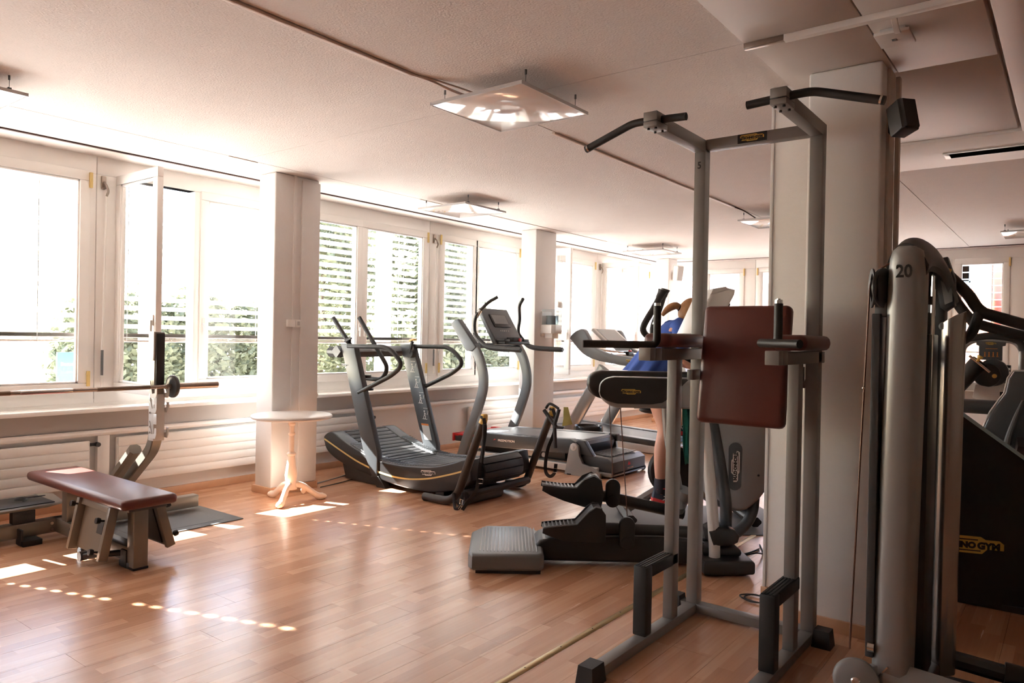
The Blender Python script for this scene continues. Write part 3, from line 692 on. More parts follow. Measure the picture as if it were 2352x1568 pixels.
# back pad: tilted, bottom towards the camera
u = Vector((1, 0, 0)); v = Vector((0, .085, .555)).normalized(); n_ = u.cross(v)
obj('back_pad', B().frame_box((-1.245, 3.432, 1.268), u*.208, v*.284, n_*.036, .026), 'vinyl', st)
obj('pad_carrier', B().box(-1.49, -0.99, 3.52, 3.57, 1.17, 1.21, .004).box(-1.28, -1.2, 3.45, 3.53, 1.15, 1.23, .004), GM, st)
obj('adjuster', B().box(-1.02, -0.99, 3.48, 3.52, 1.20, 1.27, .004).cyl((-1.0, 3.47, 1.27), (-1.0, 3.47, 1.295), .012, n=10), 'chrome', st)
obj('brace', B().box(-1.50, -1.47, 3.36, 3.515, 1.19, 1.24, .003), GM, st)
for x0, x1 in ((-1.562, -1.498), (-0.996, -0.932)):
    lp = obj('step', B().box(x0, x1, 2.968, 3.03, 0.056, 0.366, .005).box(x0, x1, 3.03, 3.30, 0.312, 0.366, .005), 'rubber', st)
    rb = B()
    for k in range(4): rb.box(x0+.006+k*.0145, x0+.0145+k*.0145, 2.975, 3.295, 0.366, 0.370)
    obj('tread', rb, 'rubber', lp, kind='stuff')
gus = obj('gusset', B().prism([(0, 0), (.10, 0), (.10, .10)], (-1.09, 3.515, 0.052), (1, 0, 0), (0, 1, 0), (0, 0, .005)), GM, st)
cb = single('cable_coil', B().tube(spl([(-1.36+.075*math.cos(a)+.004*a, 3.93+.055*math.sin(a), .006+.002*(i % 3)) for i, a in enumerate([k*PI/4 for k in range(17)])]+[(-1.25, 3.86, .006), (-1.2, 3.80, .006)], 3), .004, 6), 'strap',
       'loop of thin black cable on the floor behind the pull-up station', 'cable')
plg = single('power_plug', B().box(-1.235, -1.175, 3.76, 3.80, 0.001, 0.032, .006).cyl((-1.235, 3.78, .016), (-1.26, 3.79, .012), .007, n=8), 'black', 'black plug at the end of the thin cable loop', 'plug')

# ================================================================== cable machine tower, right foreground
tw = thing('weight_stack_tower', 'silver weight stack tower numbered 20 in the right foreground', 'exercise machine', (-0.48, 3.0, 0))
def rowx(z): return -0.513+0.028*(z/1.65)          # slight lean of the column
def col_section(z, w, y0, y1, k=1.0):
    xc = rowx(z); r = .045
    return [(xc-w*k, y1, z), (xc-w*k, y0+r, z), (xc-w*k*.86, y0+r*.35, z), (xc-w*k*.55, y0, z), (xc+w*k*.55, y0-.0, z), (xc+w*k*.86, y0+r*.35, z), (xc+w*k, y0+r, z), (xc+w*k, y1, z)]
b = B(); zs = [0.10, 0.3, 0.8, 1.2, 1.5, 1.65, 1.69, 1.715, 1.728]; ks = [1.02, 1.02, 1.01, 1.0, .98, .95, .90, .78, .5]
for z, k in zip(zs, ks): b.v += [Vector(p) for p in col_section(z, .062, 2.90, 3.02, k)]
for i in range(len(zs)-1):
    for j in range(8): b.f.append((i*8+j, i*8+(j+1) % 8, (i+1)*8+(j+1) % 8, (i+1)*8+j))
b.f += [tuple(range(7, -1, -1)), tuple((len(zs)-1)*8+j for j in range(8))]
obj('column', b, 'silver', tw, angle=50)
obj('number', text_mesh('20', .062, (-0.4865, 2.8988, 1.637), (1, 0, 0), (0, 0, 1), bold=.0015, squash=.85), 'ink', tw, flat=True, label='printed number 20')
obj('back_column', B().box(-0.475, -0.410, 3.31, 3.40, 0.10, 1.70, .012), 'dark_grey', tw)
def crescent(w, drop, t, n=8):
    o_ = [(w*i/n, -drop*(abs(i/n)**2.2)) for i in range(-n, n+1)]
    return o_ + [(q*.93, r-t) for q, r in reversed(o_)]
arch = spl([(-0.489, 2.925, 1.742), (-0.482, 3.0, 1.768), (-0.47, 3.10, 1.772), (-0.452, 3.2, 1.75), (-0.432, 3.30, 1.69), (-0.415, 3.37, 1.60)], 6)
obj('top_cap', B().sweep(arch, crescent(.070, .085, .022), up=(0, 0, 1)), 'dark_grey', tw, angle=60)
obj('top_trim', B().sweep(spl([(-0.488, 2.935, 1.722), (-0.48, 3.0, 1.742), (-0.468, 3.10, 1.742), (-0.452, 3.19, 1.72), (-0.436, 3.28, 1.66)], 5), crescent(.063, .07, .03), up=(0, 0, 1)), 'black', tw, angle=60)
ds = obj('display_housing', B().prism([(-.450, 1.67), (-.428, 1.53), (-.407, 1.512), (-.376, 1.535), (-.378, 1.64), (-.405, 1.725), (-.44, 1.72)], (0, 3.30, 0), (1, 0, 0), (0, 0, 1), (0, .06, 0), .008), 'dark_grey', tw)
obj('screen', B().prism([(-.428, 1.652), (-.409, 1.538), (-.383, 1.55), (-.387, 1.632)], (0, 3.300, 0), (1, 0, 0), (0, 0, 1), (0, -.003, 0)), 'screen', ds)
obj('badge', B().frame_box((-0.402, 3.299, 1.672), (.012, 0, -.006), (.003, 0, .008), (0, -.002, 0)), 'gold', ds, label='small gold maker sticker')
obj('guide_rod', B().cyl((-0.445, 3.12, 0.1), (-0.425, 3.12, 1.68), .007, n=10), 'chrome', tw)
obj('guide_rod', B().cyl((-0.452, 3.20, 0.1), (-0.432, 3.20, 1.68), .007, n=10), 'chrome', tw)
obj('weight_stack', B().box(-0.515, -0.425, 3.06, 3.27, 0.14, 1.42, .004), 'black', tw)
obj('stack_stem', B().cyl((-0.444, 3.10, 1.42), (-0.442, 3.10, 1.50), .014, n=10).cyl((-0.44, 3.10, 1.53), (-0.44, 3.10, 1.56), .016, n=10), 'black', tw)
# silver shroud panel: curved plate with sloped top
b = B(); zt = lambda t: 1.455+.075*t-.02*t*t; nn = 8
sec = [(-0.428+.086*i/nn, 3.34-.055*math.sin(PI*(0.12+.78*i/nn)), i/nn) for i in range(nn+1)]
for (x, y, t) in sec: b.v += [(x-.012, y, .10), (x, y, zt(t)), (x+.002, y+.02, zt(t)+.004), (x-.01, y+.02, .10)]
for i in range(nn):
    for j in range(4): b.f.append((i*4+j, i*4+(j+1) % 4, (i+1)*4+(j+1) % 4, (i+1)*4+j))
b.f += [(3, 2, 1, 0), (nn*4, nn*4+1, nn*4+2, nn*4+3)]
sh = obj('shroud', b, M['shroud_metal'] if 'shroud_metal' in M else mat('brushed_silver_shroud', rgb(172, 164, 158), 0.22, metal=0.75), tw, angle=50)
obj('push_button', B().lathe([(.0005, .010), (.012, .008), (.016, 0), (.018, -.004)], (-0.412, 3.308, 1.455), 16, (0.12, -1, 0.05)), 'mid_grey', sh)
# side plate and upper pulley
obj('side_plate', B().box(-0.588, -0.560, 2.90, 3.0, .25, 1.49, .004), 'dark_grey', tw)
obj('plate_bracket', B().box(-0.585, -0.545, 2.93, 2.98, 1.48, 1.53, .003), 'mid_grey', tw)
for i, xx in enumerate((-0.592, -0.560)):
    obj('pulley_cover', B().lathe([(.001, -.006), (.05, -.006), (.072, 0), (.072, .006), (.05, .010), (.001, .012)], (xx, 2.93, 1.583), 24, (-1, -.35, 0) if i == 0 else (1, -.35, 0)), 'dark_grey', tw)
obj('pulley', B().lathe([(.001, -.012), (.062, -.012), (.055, 0), (.062, .012), (.001, .012)], (-0.577, 2.93, 1.583), 24, (1, 0, 0)), 'black', tw)
obj('cable', B().tube(fil([(-0.50, 2.96, 1.70), (-0.575, 2.94, 1.652), (-0.596, 2.90, 1.60), (-0.630, 2.86, 0.28)], .03), .0035, 8), 'cable', tw)
obj('cable_tie', B().ball((-0.607, 2.885, 1.22), .006), 'chrome', tw)
lp = obj('lower_pulley', B().lathe([(.001, .018), (.016, .020), (.030, .016), (.06, .014), (.075, .006), (.078, -.004), (.06, -.012), (.001, -.014)], (-0.607, 2.86, 0.172), 32, (.15, -1, .1)), 'silver', tw)
obj('axle_bolt', B().lathe([(.001, .026), (.012, .025), (.016, .020), (.020, .016)], (-0.607, 2.86, 0.172), 16, (.15, -1, .1)), 'chrome', lp)
obj('pulley_arm', B().bar((-0.60, 2.90, .20), (-0.50, 2.93, .235), .03, .02, bev=.004), 'silver', tw)
obj('knob', B().cyl((-0.578, 2.90, .29), (-0.556, 2.90, .29), .018, n=14), 'chrome', tw)
obj('bracket', B().bar((-0.55, 2.90, .18), (-0.51, 2.895, .235), .012, .005), 'chrome', tw)
obj('base_tube', B().rsweep([(-0.53, 2.93, .19), (-0.44, 2.94, .19), (0.35, 3.0, .11)], .085, .10, c=.5), 'silver', tw, angle=50)
obj('rear_tube', B().rsweep([(-0.42, 3.42, .13), (0.30, 3.5, .06)], .07, .06, c=.3), 'dark_grey', tw)
obj('rear_cover', B().rsweep([(-0.20, 3.44, .105), (0.3, 3.5, .06)], .1, .10, c=.4), 'black', tw, angle=50)
obj('floor_plate', B().box(-0.62, 0.3, 2.86, 3.48, .0, .035, .006), 'black', tw)
obj('upright_base', B().box(-0.575, -0.40, 2.92, 3.42, .03, .14, .01), 'dark_grey', tw)
arm = [(-0.41, 3.38, 1.66), (-0.345, 3.40, 1.585), (-0.302, 3.40, 1.520), (-0.235, 3.40, 1.49), (0.05, 3.42, 1.395)]
obj('lever_arm', B().tube(spl(arm, 6), .022, 10).tube(spl([(-0.302, 3.40, 1.52), (-0.312, 3.40, 1.48), (-0.335, 3.40, 1.42), (-0.40, 3.40, 1.375)], 6), .02, 10), 'black', tw, angle=60)
obj('lever_arm', B().tube(spl([(-0.44, 3.60, 1.63), (-0.40, 3.62, 1.555), (-0.352, 3.62, 1.49), (-0.30, 3.62, 1.462), (0.05, 3.64, 1.36)], 6), .021, 10), 'black', tw, angle=60)

# ================================================================== flat bench with barbell rack
be = thing('weight_bench', 'flat bench with brown pad and barbell uprights by the left windows', 'bench', (-4.9, 2.1, 0))
BM = 'bench_metal'
obj('bench_pad', B().box(-5.55, -4.185, 1.935, 2.262, .368, .428, .026), 'vinyl', be)
obj('pad_plate', B().box(-5.40, -4.22, 1.99, 2.21, .352, .368, .003), 'dark_grey', be)
obj('spine', B().box(-5.42, -4.32, 2.045, 2.125, .035, .125, .006), BM, be)
obj('cross_beam', B().box(-5.43, -5.35, 1.10, 3.05, .035, .125, .006), BM, be)
for x, y in ((-5.30, 1.83), (-5.08, 2.05), (-4.38, 2.05)):
    bb = B().box(x-.06, x+.06, y-.012, y+.10, 0, .036, .004).box(x-.035, x+.035, y-.016, y, .0, .105, .006)
    obj('rubber_foot', bb, 'rubber', be)
for z in (.06, .10): obj('bolt', B().cyl((-5.348, 2.02, z), (-5.338, 2.02, z), .011, n=8), 'chrome', be)
obj('rear_post', B().box(-5.27, -5.19, 2.05, 2.13, .12, .36, .006), BM, be)
obj('front_post', B().box(-4.345, -4.265, 2.04, 2.125, .012, .352, .006), BM, be)
obj('post_cap', B().box(-4.347, -4.263, 2.038, 2.127, 0, .014, .003), 'rubber', be)
# splayed storage panels on both sides of the front end
def tray(side):
    ytop, ybot = (1.985, 1.925) if side < 0 else (2.20, 2.28)
    d = Vector((0, ybot-ytop, -.285)).normalized(); u = Vector((1, 0, 0)); n = u.cross(d)
    if n.y*side < 0: n = -n
    o = Vector((-4.55, ytop, .355)); b = B()
    b.frame_box(o+d*.14, u*.20, d*.14, n*.003)
    for a, c in ((-.20, .02), (.20, .02)): b.frame_box(o+u*a+d*.145+n*.022, u*.016, d*.15, n*.026, .003)
    b.frame_box(o+d*.012+n*.012, u*.20, d*.018, n*.018, .003)
    t = obj('side_tray', b, BM, be)
    obj('tray_liner', B().frame_box(o+d*.14-n*.006, u*.17, d*.125, n*.003), 'black', t)
    for a, k in ((-.19, .03), (.165, .075), (.165, .25)) if side < 0 else ((.19, .05), (.19, .24)):
        p = o+u*a+d*k+n*(.045)
        obj('knob', B().cyl(p-n*.03, p+n*.02, .006, n=8).lathe([(.001, .045), (.017, .043), (.019, .03), (.016, .02), (.007, .016)], p, 12, n), 'rubber', t)
    if side < 0:
        obj('sticker', B().frame_box(o+u*.06+d*.13+n*.005, u*.034, d*.035, n*.001), 'dark_grey', t, label='dark warning sticker')
    return t
tray(-1); tray(1)
obj('tilt_lever', B().bar((-4.60, 1.90, .055), (-4.42, 2.06, .075), .045, .03, bev=.01).cyl((-4.60, 1.885, .055), (-4.60, 1.925, .055), .028, n=14), 'dark_grey', be)
wh = obj('transport_wheel', B().lathe([(.001, -.014), (.026, -.014), (.032, -.006), (.032, .006), (.026, .014), (.001, .014)], (-4.77, 1.97, .035), 18, (0, 1, 0)), 'dark_grey', be)
# spotter plate with rubber sheet
obj('spotter_plate', B().prism([(-5.80, 1.25), (-5.36, 1.25), (-5.36, 2.0), (-5.42, 2.12), (-5.72, 2.17), (-5.80, 2.12)], (0, 0, .204), (1, 0, 0), (0, 1, 0), (0, 0, .016), .004), BM, be)
obj('rubber_sheet', B().box(-5.73, -5.415, 1.45, 2.065, .220, .226, .002), 'rubber', be)
obj('plate_support', B().box(-5.42, -5.36, 1.80, 1.93, .125, .204, .004), 'rubber', be)
obj('plate_arm', B().prism([(0, 0), (.14, 0), (.05, .17), (0, .17)], (-5.40, 1.72, .035), (0, -1, 0), (0, 0, 1), (.04, 0, 0)), BM, be)
# uprights
for s in (1, -1):
    Y = lambda d: 2.10+s*d
    b = B().rsweep(fil([(-5.86, Y(.55), .09), (-5.22, Y(.54), .56), (-5.20, Y(.535), 1.372)], .12), .072, .072, up=(0, 1, 0), c=.08)
    up = obj('upright', b, BM, be, angle=40)
    obj('base_foot', B().box(-5.97, -5.80, Y(.48), Y(.62), 0, .09, .006), BM, up)
    obj('gusset', B().rsweep([(-5.68, Y(.44), .235), (-5.31, Y(.44), .535)], .075, .085, up=(0, 1, 0), c=.25), BM, up, angle=40)
    g = B().box(-5.238, -5.164, Y(.535)-.040, Y(.535)+.040, .60, .93, .003)
    for z in (.72, .86): g.box(-5.164, -5.12, Y(.535)-.042, Y(.535)-.036, z, z+.075, .002)
    obj('rack_plate', g, 'silver_lt', up)
    hk = [(-.025, 0), (.06, 0), (.075, .03), (.075, .075), (.05, .075), (.045, .035), (.01, .03), (-.025, .12)]
    for z in (.62, .80, .905):
        for dy in (-.045, .040): obj('bar_hook', B().prism(hk, (-5.19, Y(.535)+dy, z), (1, 0, 0), (0, 0, 1), (0, .006, 0)), 'silver_lt', up)
    obj('guard_strip', B().box(-5.164, -5.155, Y(.535)-.03, Y(.535)+.03, .98, 1.36, .003), 'rubber', up)
    obj('top_plate', B().box(-5.24, -5.166, Y(.535)-.046, Y(.535)-.034, 1.17, 1.375, .003), 'silver_lt', up)
    for z in (.66, .70, .80, .89): obj('bolt', B().cyl((-5.20, Y(.535)-.041, z), (-5.20, Y(.535)-.049, z), .008, n=8), 'chrome', up)
# barbell
bb = thing('barbell', 'worn steel barbell resting on the bench uprights', 'barbell', (-5.135, 2.1, .985))
Xb, Zb = -5.135, .985
obj('shaft', B().cyl((Xb, 1.40, Zb), (Xb, 2.78, Zb), .0135, n=14), 'steel', bb)
obj('knurled_grip', B().cyl((Xb, 1.42, Zb), (Xb, 1.70, Zb), .0143, n=14).cyl((Xb, 2.20, Zb), (Xb, 2.55, Zb), .0143, n=14), mat('dark_knurling', rgb(120, 104, 92), .5, metal=.7, bump=.6, bscale=500), bb, kind='stuff')
obj('center_sleeve', B().cyl((Xb, 1.75, Zb), (Xb, 2.05, Zb), .0148, n=14), 'chrome', bb)
for y0, y1 in ((2.66, 3.06), (1.14, 1.54)):
    sl = obj('sleeve', B().cyl((Xb, y0+.05, Zb), (Xb, y1, Zb), .0235, n=16).cyl((Xb, y0, Zb), (Xb, y0+.05, Zb), .018, n=16), 'steel', bb)
wp = single('weight_plate', B().lathe([(.026, -.014), (.045, -.016), (.058, -.010), (.078, -.013), (.082, -.006), (.082, .006), (.078, .013), (.058, .010), (.045, .016), (.026, .014)], (Xb, 2.715, Zb), 28, (0, 1, 0)), 'dark_grey', 'small grey weight plate on the right end of the barbell', 'weight plate')
co = single('spring_collar', B().tube([(-5.58+.035*math.cos(a), 1.92+.035*math.sin(a), 0.2305+.0006*i) for i, a in enumerate([k*PI/8 for k in range(34)])], .004, 6).tube(spl([(-5.55, 1.94, .25), (-5.52, 2.0, .255), (-5.54, 2.05, .25), (-5.56, 1.99, .245)], 4), .004, 6), 'dark_grey', 'small spring collar lying on the black rubber sheet of the bench', 'collar')
mt = thing('floor_mat', 'grey rubber floor mat under the right side of the bench', 'mat', (-5.23, 2.85, 0))
obj('sheet', B().box(-5.60, -4.87, 2.30, 3.13, .0005, .007, .003), 'matgrey', mt)
obj('raised_panel', B().box(-5.52, -4.95, 2.38, 3.02, .007, .009, .001), 'matgrey', mt)

# ================================================================== round table
tb = thing('bistro_table', 'round white table on a chipped cast iron pedestal beside the first column', 'table', (-5.25, 3.83, 0))
TC = (-5.245, 3.815)
TC = (-5.11, 3.715)
obj('tabletop', B().lathe([(.001, .682), (.298, .682), (.318, .686), (.325, .698), (.321, .710), (.312, .715), (.001, .715)], (TC[0], TC[1], 0), 48), M['tabletop'] if 'tabletop' in M else mat('off_white_tabletop', rgb(224, 218, 213), .3), tb, angle=50)
obj('top_plate', B().lathe([(.03, .655), (.05, .665), (.10, .682), (.11, .690), (.001, .690)], (TC[0], TC[1], 0), 20), 'white_iron', tb)
obj('pedestal', B().lathe([(.050, .10), (.045, .13), (.040, .16), (.046, .18), (.050, .22), (.036, .31), (.030, .37), (.030, .378), (.038, .384), (.038, .395), (.028, .402), (.022, .41), (.021, .54), (.028, .548), (.028, .56), (.021, .566), (.021, .62), (.030, .63), (.030, .64), (.022, .648), (.034, .66)], (TC[0], TC[1], 0), 20), 'white_iron', tb)
for a in (math.radians(-55), math.radians(60), math.radians(182)):
    d = Vector((math.cos(a), math.sin(a), 0)); c = Vector((TC[0], TC[1], 0))
    pts = spl([c+d*.02+V(0, 0, .14), c+d*.09+V(0, 0, .125), c+d*.16+V(0, 0, .075), c+d*.22+V(0, 0, .030), c+d*.27+V(0, 0, .024)], 5)
    k = len(pts); sc = [1.0+.0*i/k if i < k*.6 else 1.0+.25*math.sin(PI*min(1, (i/k-.6)/.4)) for i in range(k)]; sc[-1] = .7
    lg = B().tube(pts, .024, 10, scales=sc).ball(c+d*.255+V(0, 0, .024), .038, .030, .024, rot=Matrix.Rotation(a, 3, 'Z'))
    lg.ball(c+d*.10+V(0, 0, .085), .022, .012, .03, rot=Matrix.Rotation(a, 3, 'Z'))
    obj('foot', lg, 'white_iron', tb, angle=60)
# small fittings on the first column and its floor cables
sk = thing('wall_socket', 'white light switch box on the right face of the first column', 'socket', (-5.40, 3.93, 1.43))
obj('box', B().box(-5.418, -5.385, 3.86, 3.935, 1.435, 1.50, .005).box(-5.418, -5.38, 3.94, 3.985, 1.435, 1.50, .005), 'white_pl', sk)
obj('rocker', B().box(-5.381, -5.376, 3.95, 3.975, 1.45, 1.485, .002), 'grey_pl', sk)
rs = single('round_bracket', B().lathe([(.001, .01), (.02, .01), (.022, 0)], (-5.44, 4.205, .83), 14, (0, 1, 0)), 'white_pl', 'small round white bracket low on the far side of the first column', 'bracket')
single('extension_lead', B().tube(spl([(-5.50, 4.20, .006), (-5.55, 4.4, .006), (-5.62, 4.65, .006), (-5.70, 4.9, .006), (-5.72, 5.15, .006)], 5), .005, 6), 'grey_pl', 'pale extension lead running from the first column behind the curved treadmill', 'lead')
single('extension_lead', B().tube(spl([(-5.36, 4.21, .006), (-5.38, 4.4, .006), (-5.42, 4.6, .006), (-5.44, 4.75, .006)], 5), .004, 6), 'strap', 'thin dark lead on the floor between the table and the curved treadmill', 'lead')
# ================================================================== curved manual treadmill
ct = thing('curved_treadmill', 'black curved treadmill with gold stripe, slatted belt and push frame', 'treadmill', (-4.8, 5.0, 0))
Y0, Y1 = 4.585, 5.40
topc = [(-5.80, .385), (-5.74, .425), (-5.65, .432), (-5.43, .345), (-5.12, .258), (-4.83, .228), (-4.51, .243), (-4.30, .272), (-4.10, .328), (-4.0, .362), (-3.93, .366)]
botc = [(-3.90, .20), (-4.0, .125), (-4.25, .06), (-4.50, .035), (-4.83, .05), (-5.2, .10), (-5.55, .165), (-5.74, .25), (-5.80, .345)]
def c2(pts, n=5): return [(p.x, p.z) for p in spl([(a, 0, b) for a, b in pts], n)]
side_outline = c2(topc) + c2(botc)
for y, t in ((Y0, .14), (Y1, -.14)):
    s_ = obj('side_panel', B().prism(side_outline, (0, y, 0), (1, 0, 0), (0, 0, 1), (0, t, 0), .012), 'dark_grey' if False else 'black', ct, angle=40)
    # gold stripe proud of the panel
    st_ = spl([(-5.785, 0, .36), (-5.43, 0, .238), (-5.24, 0, .184), (-4.95, 0, .128), (-4.67, 0, .120), (-4.40, 0, .155), (-4.15, 0, .221), (-3.95, 0, .285)], 6)
    yy = y-.0015 if t > 0 else y+.0015
    obj('stripe', B().sweep([(p.x, yy, p.z) for p in st_], [(-.002, -.007), (.002, -.007), (.002, .007), (-.002, .007)], up=(0, 0, 1), fixed=True), 'gold', s_, label='pale gold stripe')
    # ribbed foot rail on top of the panel
    tp = spl([(a, 0, b+.004) for a, b in topc[3:9]], 5); b = B()
    y_a, y_b = (y+.02, y+.13) if t > 0 else (y-.13, y-.02)
    obj('foot_rail', B().sweep([(p.x, (y_a+y_b)/2, p.z) for p in tp], [(-.055, -.004), (.055, -.004), (.055, .002), (-.055, .002)], fixed=True), 'mid_grey', s_)
    rb = B()
    for i in range(len(tp)-1):
        for k in range(2):
            q = tp[i].lerp(tp[i+1], k/2)
            rb.bar((q.x, y_a+.004, q.z+.003), (q.x+.03, y_b-.004, q.z+.003), .006, .004)
    obj('grip_rib', rb, 'dark_grey', s_, kind='stuff')
obj('inner_box', B().prism([(a, b-.05) for a, b in c2(topc)]+c2([(a, b+.01) for a, b in botc]), (0, Y0+.13, 0), (1, 0, 0), (0, 0, 1), (0, Y1-Y0-.26, 0)), 'black', ct)
# belt slats: each a piece; they run over the rear roller at the right end
path = spl([(a, 0, b-.012) for a, b in topc[1:9]], 24) + spl([(-4.1, 0, .318), (-4.0, 0, .352), (-3.93, 0, .345), (-3.885, 0, .29), (-3.885, 0, .20), (-3.94, 0, .13)], 24)[1:]
acc = 0; last = path[0]; slat = None
slm = mesh_from('belt_slat', B().box(-.029, .029, -.265, .265, -.008, .008, .004)); slm.materials.append(M['rubber'])
for p, q in zip(path, path[1:]):
    acc += (q-p).length
    if acc >= .062:
        acc = 0; d = (q-p).normalized()
        o = obj('belt_slat', None, None, ct, mesh=slm); o.location = Vector((q.x, (Y0+Y1)/2, q.z)) - Vector((-4.8, 5.0, 0))
        o.rotation_euler = (0, -math.atan2(d.z, d.x), 0)
obj('skirt', B().prism([(-5.56, .18), (-5.50, .012), (-5.05, .0), (-4.98, .09), (-5.2, .12)], (0, Y0+.03, 0), (1, 0, 0), (0, 0, 1), (0, Y1-Y0-.06, 0), .006), 'black', ct)
obj('under_frame', B().box(-5.0, -4.2, Y0+.15, Y1-.15, .02, .06).box(-4.35, -4.25, Y0+.05, Y1-.05, .0, .05), 'black', ct)
badge(ct, (-4.39, Y0-.001, .205), (1, 0, .1), (-.1, 0, 1), .17, 'white_print', 'ink')
for y, t in ((Y0, -1), (Y1, 1)):
    ya, yb = (y-.012, y+.05) if t < 0 else (y-.05, y+.012)
    up = obj('upright', B().prism([(-5.09, .09), (-5.02, .09), (-5.02, .30), (-5.375, 1.29), (-5.56, 1.29), (-5.22, .33)], (0, ya, 0), (1, 0, 0), (0, 0, 1), (0, yb-ya, 0), .006), 'dark_grey', ct)
    obj('foot_cover', B().prism([(-5.10, .09), (-5.0, .10), (-4.90, .0), (-5.02, .0)], (0, ya-.004, 0), (1, 0, 0), (0, 0, 1), (0, yb-ya+.008, 0), .005), 'black', up)
    hr = obj('handrail', B().tube(fil([(-5.46, y, 1.268), (-4.90, y, 1.275), (-4.72, y, 1.12), (-4.86, y, 1.02), (-5.30, y, .84)], .12, 8), .021, 12), 'foam', ct, angle=60)
obj('push_handle', B().tube([(-5.50, 4.66, 1.26), (-5.73, 4.62, 1.54)], .021, 12), 'foam', ct)
obj('push_handle', B().tube(fil([(-5.54, 4.80, .96), (-5.22, 4.80, .955), (-5.14, 4.80, 1.07), (-5.56, 4.80, 1.545)], .09, 7), .021, 12), 'foam', ct, angle=60)
obj('cup_holder', B().lathe([(.042, 0), (.048, 0), (.048, .03), (.042, .03)], (-5.33, 4.70, .97), 18), 'black', ct)
obj('cup_holder', B().lathe([(.040, 0), (.046, 0), (.046, .02), (.040, .02)], (-5.25, 4.66, .86), 18), 'black', ct)
obj('cross_bar', B().rsweep([(-5.60, Y0-.03, 1.215), (-5.60, Y1, 1.215)], .13, .11, c=.5), 'dark_grey', ct, angle=50)
obj('side_pod', B().rsweep([(-5.76, Y0+.02, 1.21), (-5.58, Y0+.02, 1.205)], .07, .10, c=.5), 'dark_grey', ct)
obj('clamp', B().ball((-5.53, 4.64, 1.32), .04, .025, .03).bar((-5.55, 4.62, 1.31), (-5.46, 4.62, 1.345), .02, .015), 'rubber', ct)
lv = obj('resistance_lever', B().cyl((-5.36, Y1-.06, 1.20), (-5.36, Y1-.11, 1.20), .045, n=20).bar((-5.36, Y1-.10, 1.20), (-5.33, Y1-.10, 1.32), .028, .02), 'black', ct)
obj('lever_cap', B().frame_box((-5.325, Y1-.10, 1.335), (.035, 0, .008), (0, .02, 0), (-.003, 0, .008), .003), 'yellow_knob', lv)
# printed exercise pictograms on the far upright
pg = B()
for k in range(4):
    c = Vector((-5.365+.062*k, Y1-.0505, 1.045-.155*k)); w = V(0, -1, 0)
    def seg(a, b_, t=.0045): pg.bar(c+V(a[0], 0, a[1]), c+V(b_[0], 0, b_[1]), .001, t, up=(0, 0, 1) if abs(a[0]-b_[0]) > abs(a[1]-b_[1]) else (1, 0, 0))
    seg((-.035, -.035), (.03, -.035)); seg((-.01, .01), (-.022, -.03)); seg((-.01, .01), (.008, -.012)); seg((.008, -.012), (.0, -.034)); seg((-.012, .03), (-.01, .008)); seg((-.012, .025), (.012, .012))
    pg.ball(c+V(-.014, 0, .042), .008, .001, .009, 8, 5); seg((-.03, .072), (.03, .072), .003); seg((.03, .01), (.04, .05), .003)
obj('pictograms', pg, 'white_print', ct, kind='stuff', label='white printed exercise pictograms')
wl2 = obj('warning_label', B().prism([(0, 0), (.10, 0), (.055, .14), (-.045, .14)], (-5.18, Y1-.0505, .34), (1, 0, 0), (0, 0, 1), (0, -.001, 0)), 'silver_lt', ct)
obj('warning_band', B().prism([(-.047, .14), (.053, .14), (.047, .158), (-.053, .158)], (-5.18, Y1-.0505, .34), (1, 0, 0), (0, 0, 1), (0, -.0012, 0)), 'orange', wl2)
badge(ct, (-5.49, Y0-.0135, 1.09), (1, 0, 0), (0, 0, 1), .09, 'white_print', 'ink')
# push frame behind the belt
for y in (4.47, 5.42):
    f = -4.32 if y < 5 else -4.18
    po = obj('push_pole', B().tube(fil([(f, y, .035), (-3.975, y, .035), (-3.70, y, .70)], .14, 8), .034, 14), mat('dark_bronze_pole', rgb(62, 56, 52), .4, metal=.4) if y < 5 else bpy.data.materials['dark_bronze_pole'], ct, angle=60)
    e = Vector((-3.70, y, .70)); d = (e-Vector((-3.975, y, .035))).normalized()
    kn = obj('pole_cap', B().cyl(e, e+d*.045, .033, .028, n=14).box(e.x-.005, e.x+.035, y-.028, y+.028, e.z+.02, e.z+.075, .012), 'yellow_knob', ct)
    obj('eyelet', B().lathe([(.008, -.001), (.013, -.001), (.013, .002), (.008, .002)], (e.x+.012, y-.03, e.z+.05), 12, (0, 1, 0)), 'ink', kn)
obj('rear_beam', B().rsweep([(-3.93, 4.55, .085), (-3.90, 5.36, .10)], .07, .06, c=.3), mat('x', rgb(60, 56, 54), .4, metal=.4) if False else bpy.data.materials['dark_bronze_pole'], ct)
obj('rear_roller', B().cyl((-3.97, 4.52, .06), (-3.95, 5.0, .06), .06, n=18), 'dark_grey', ct)
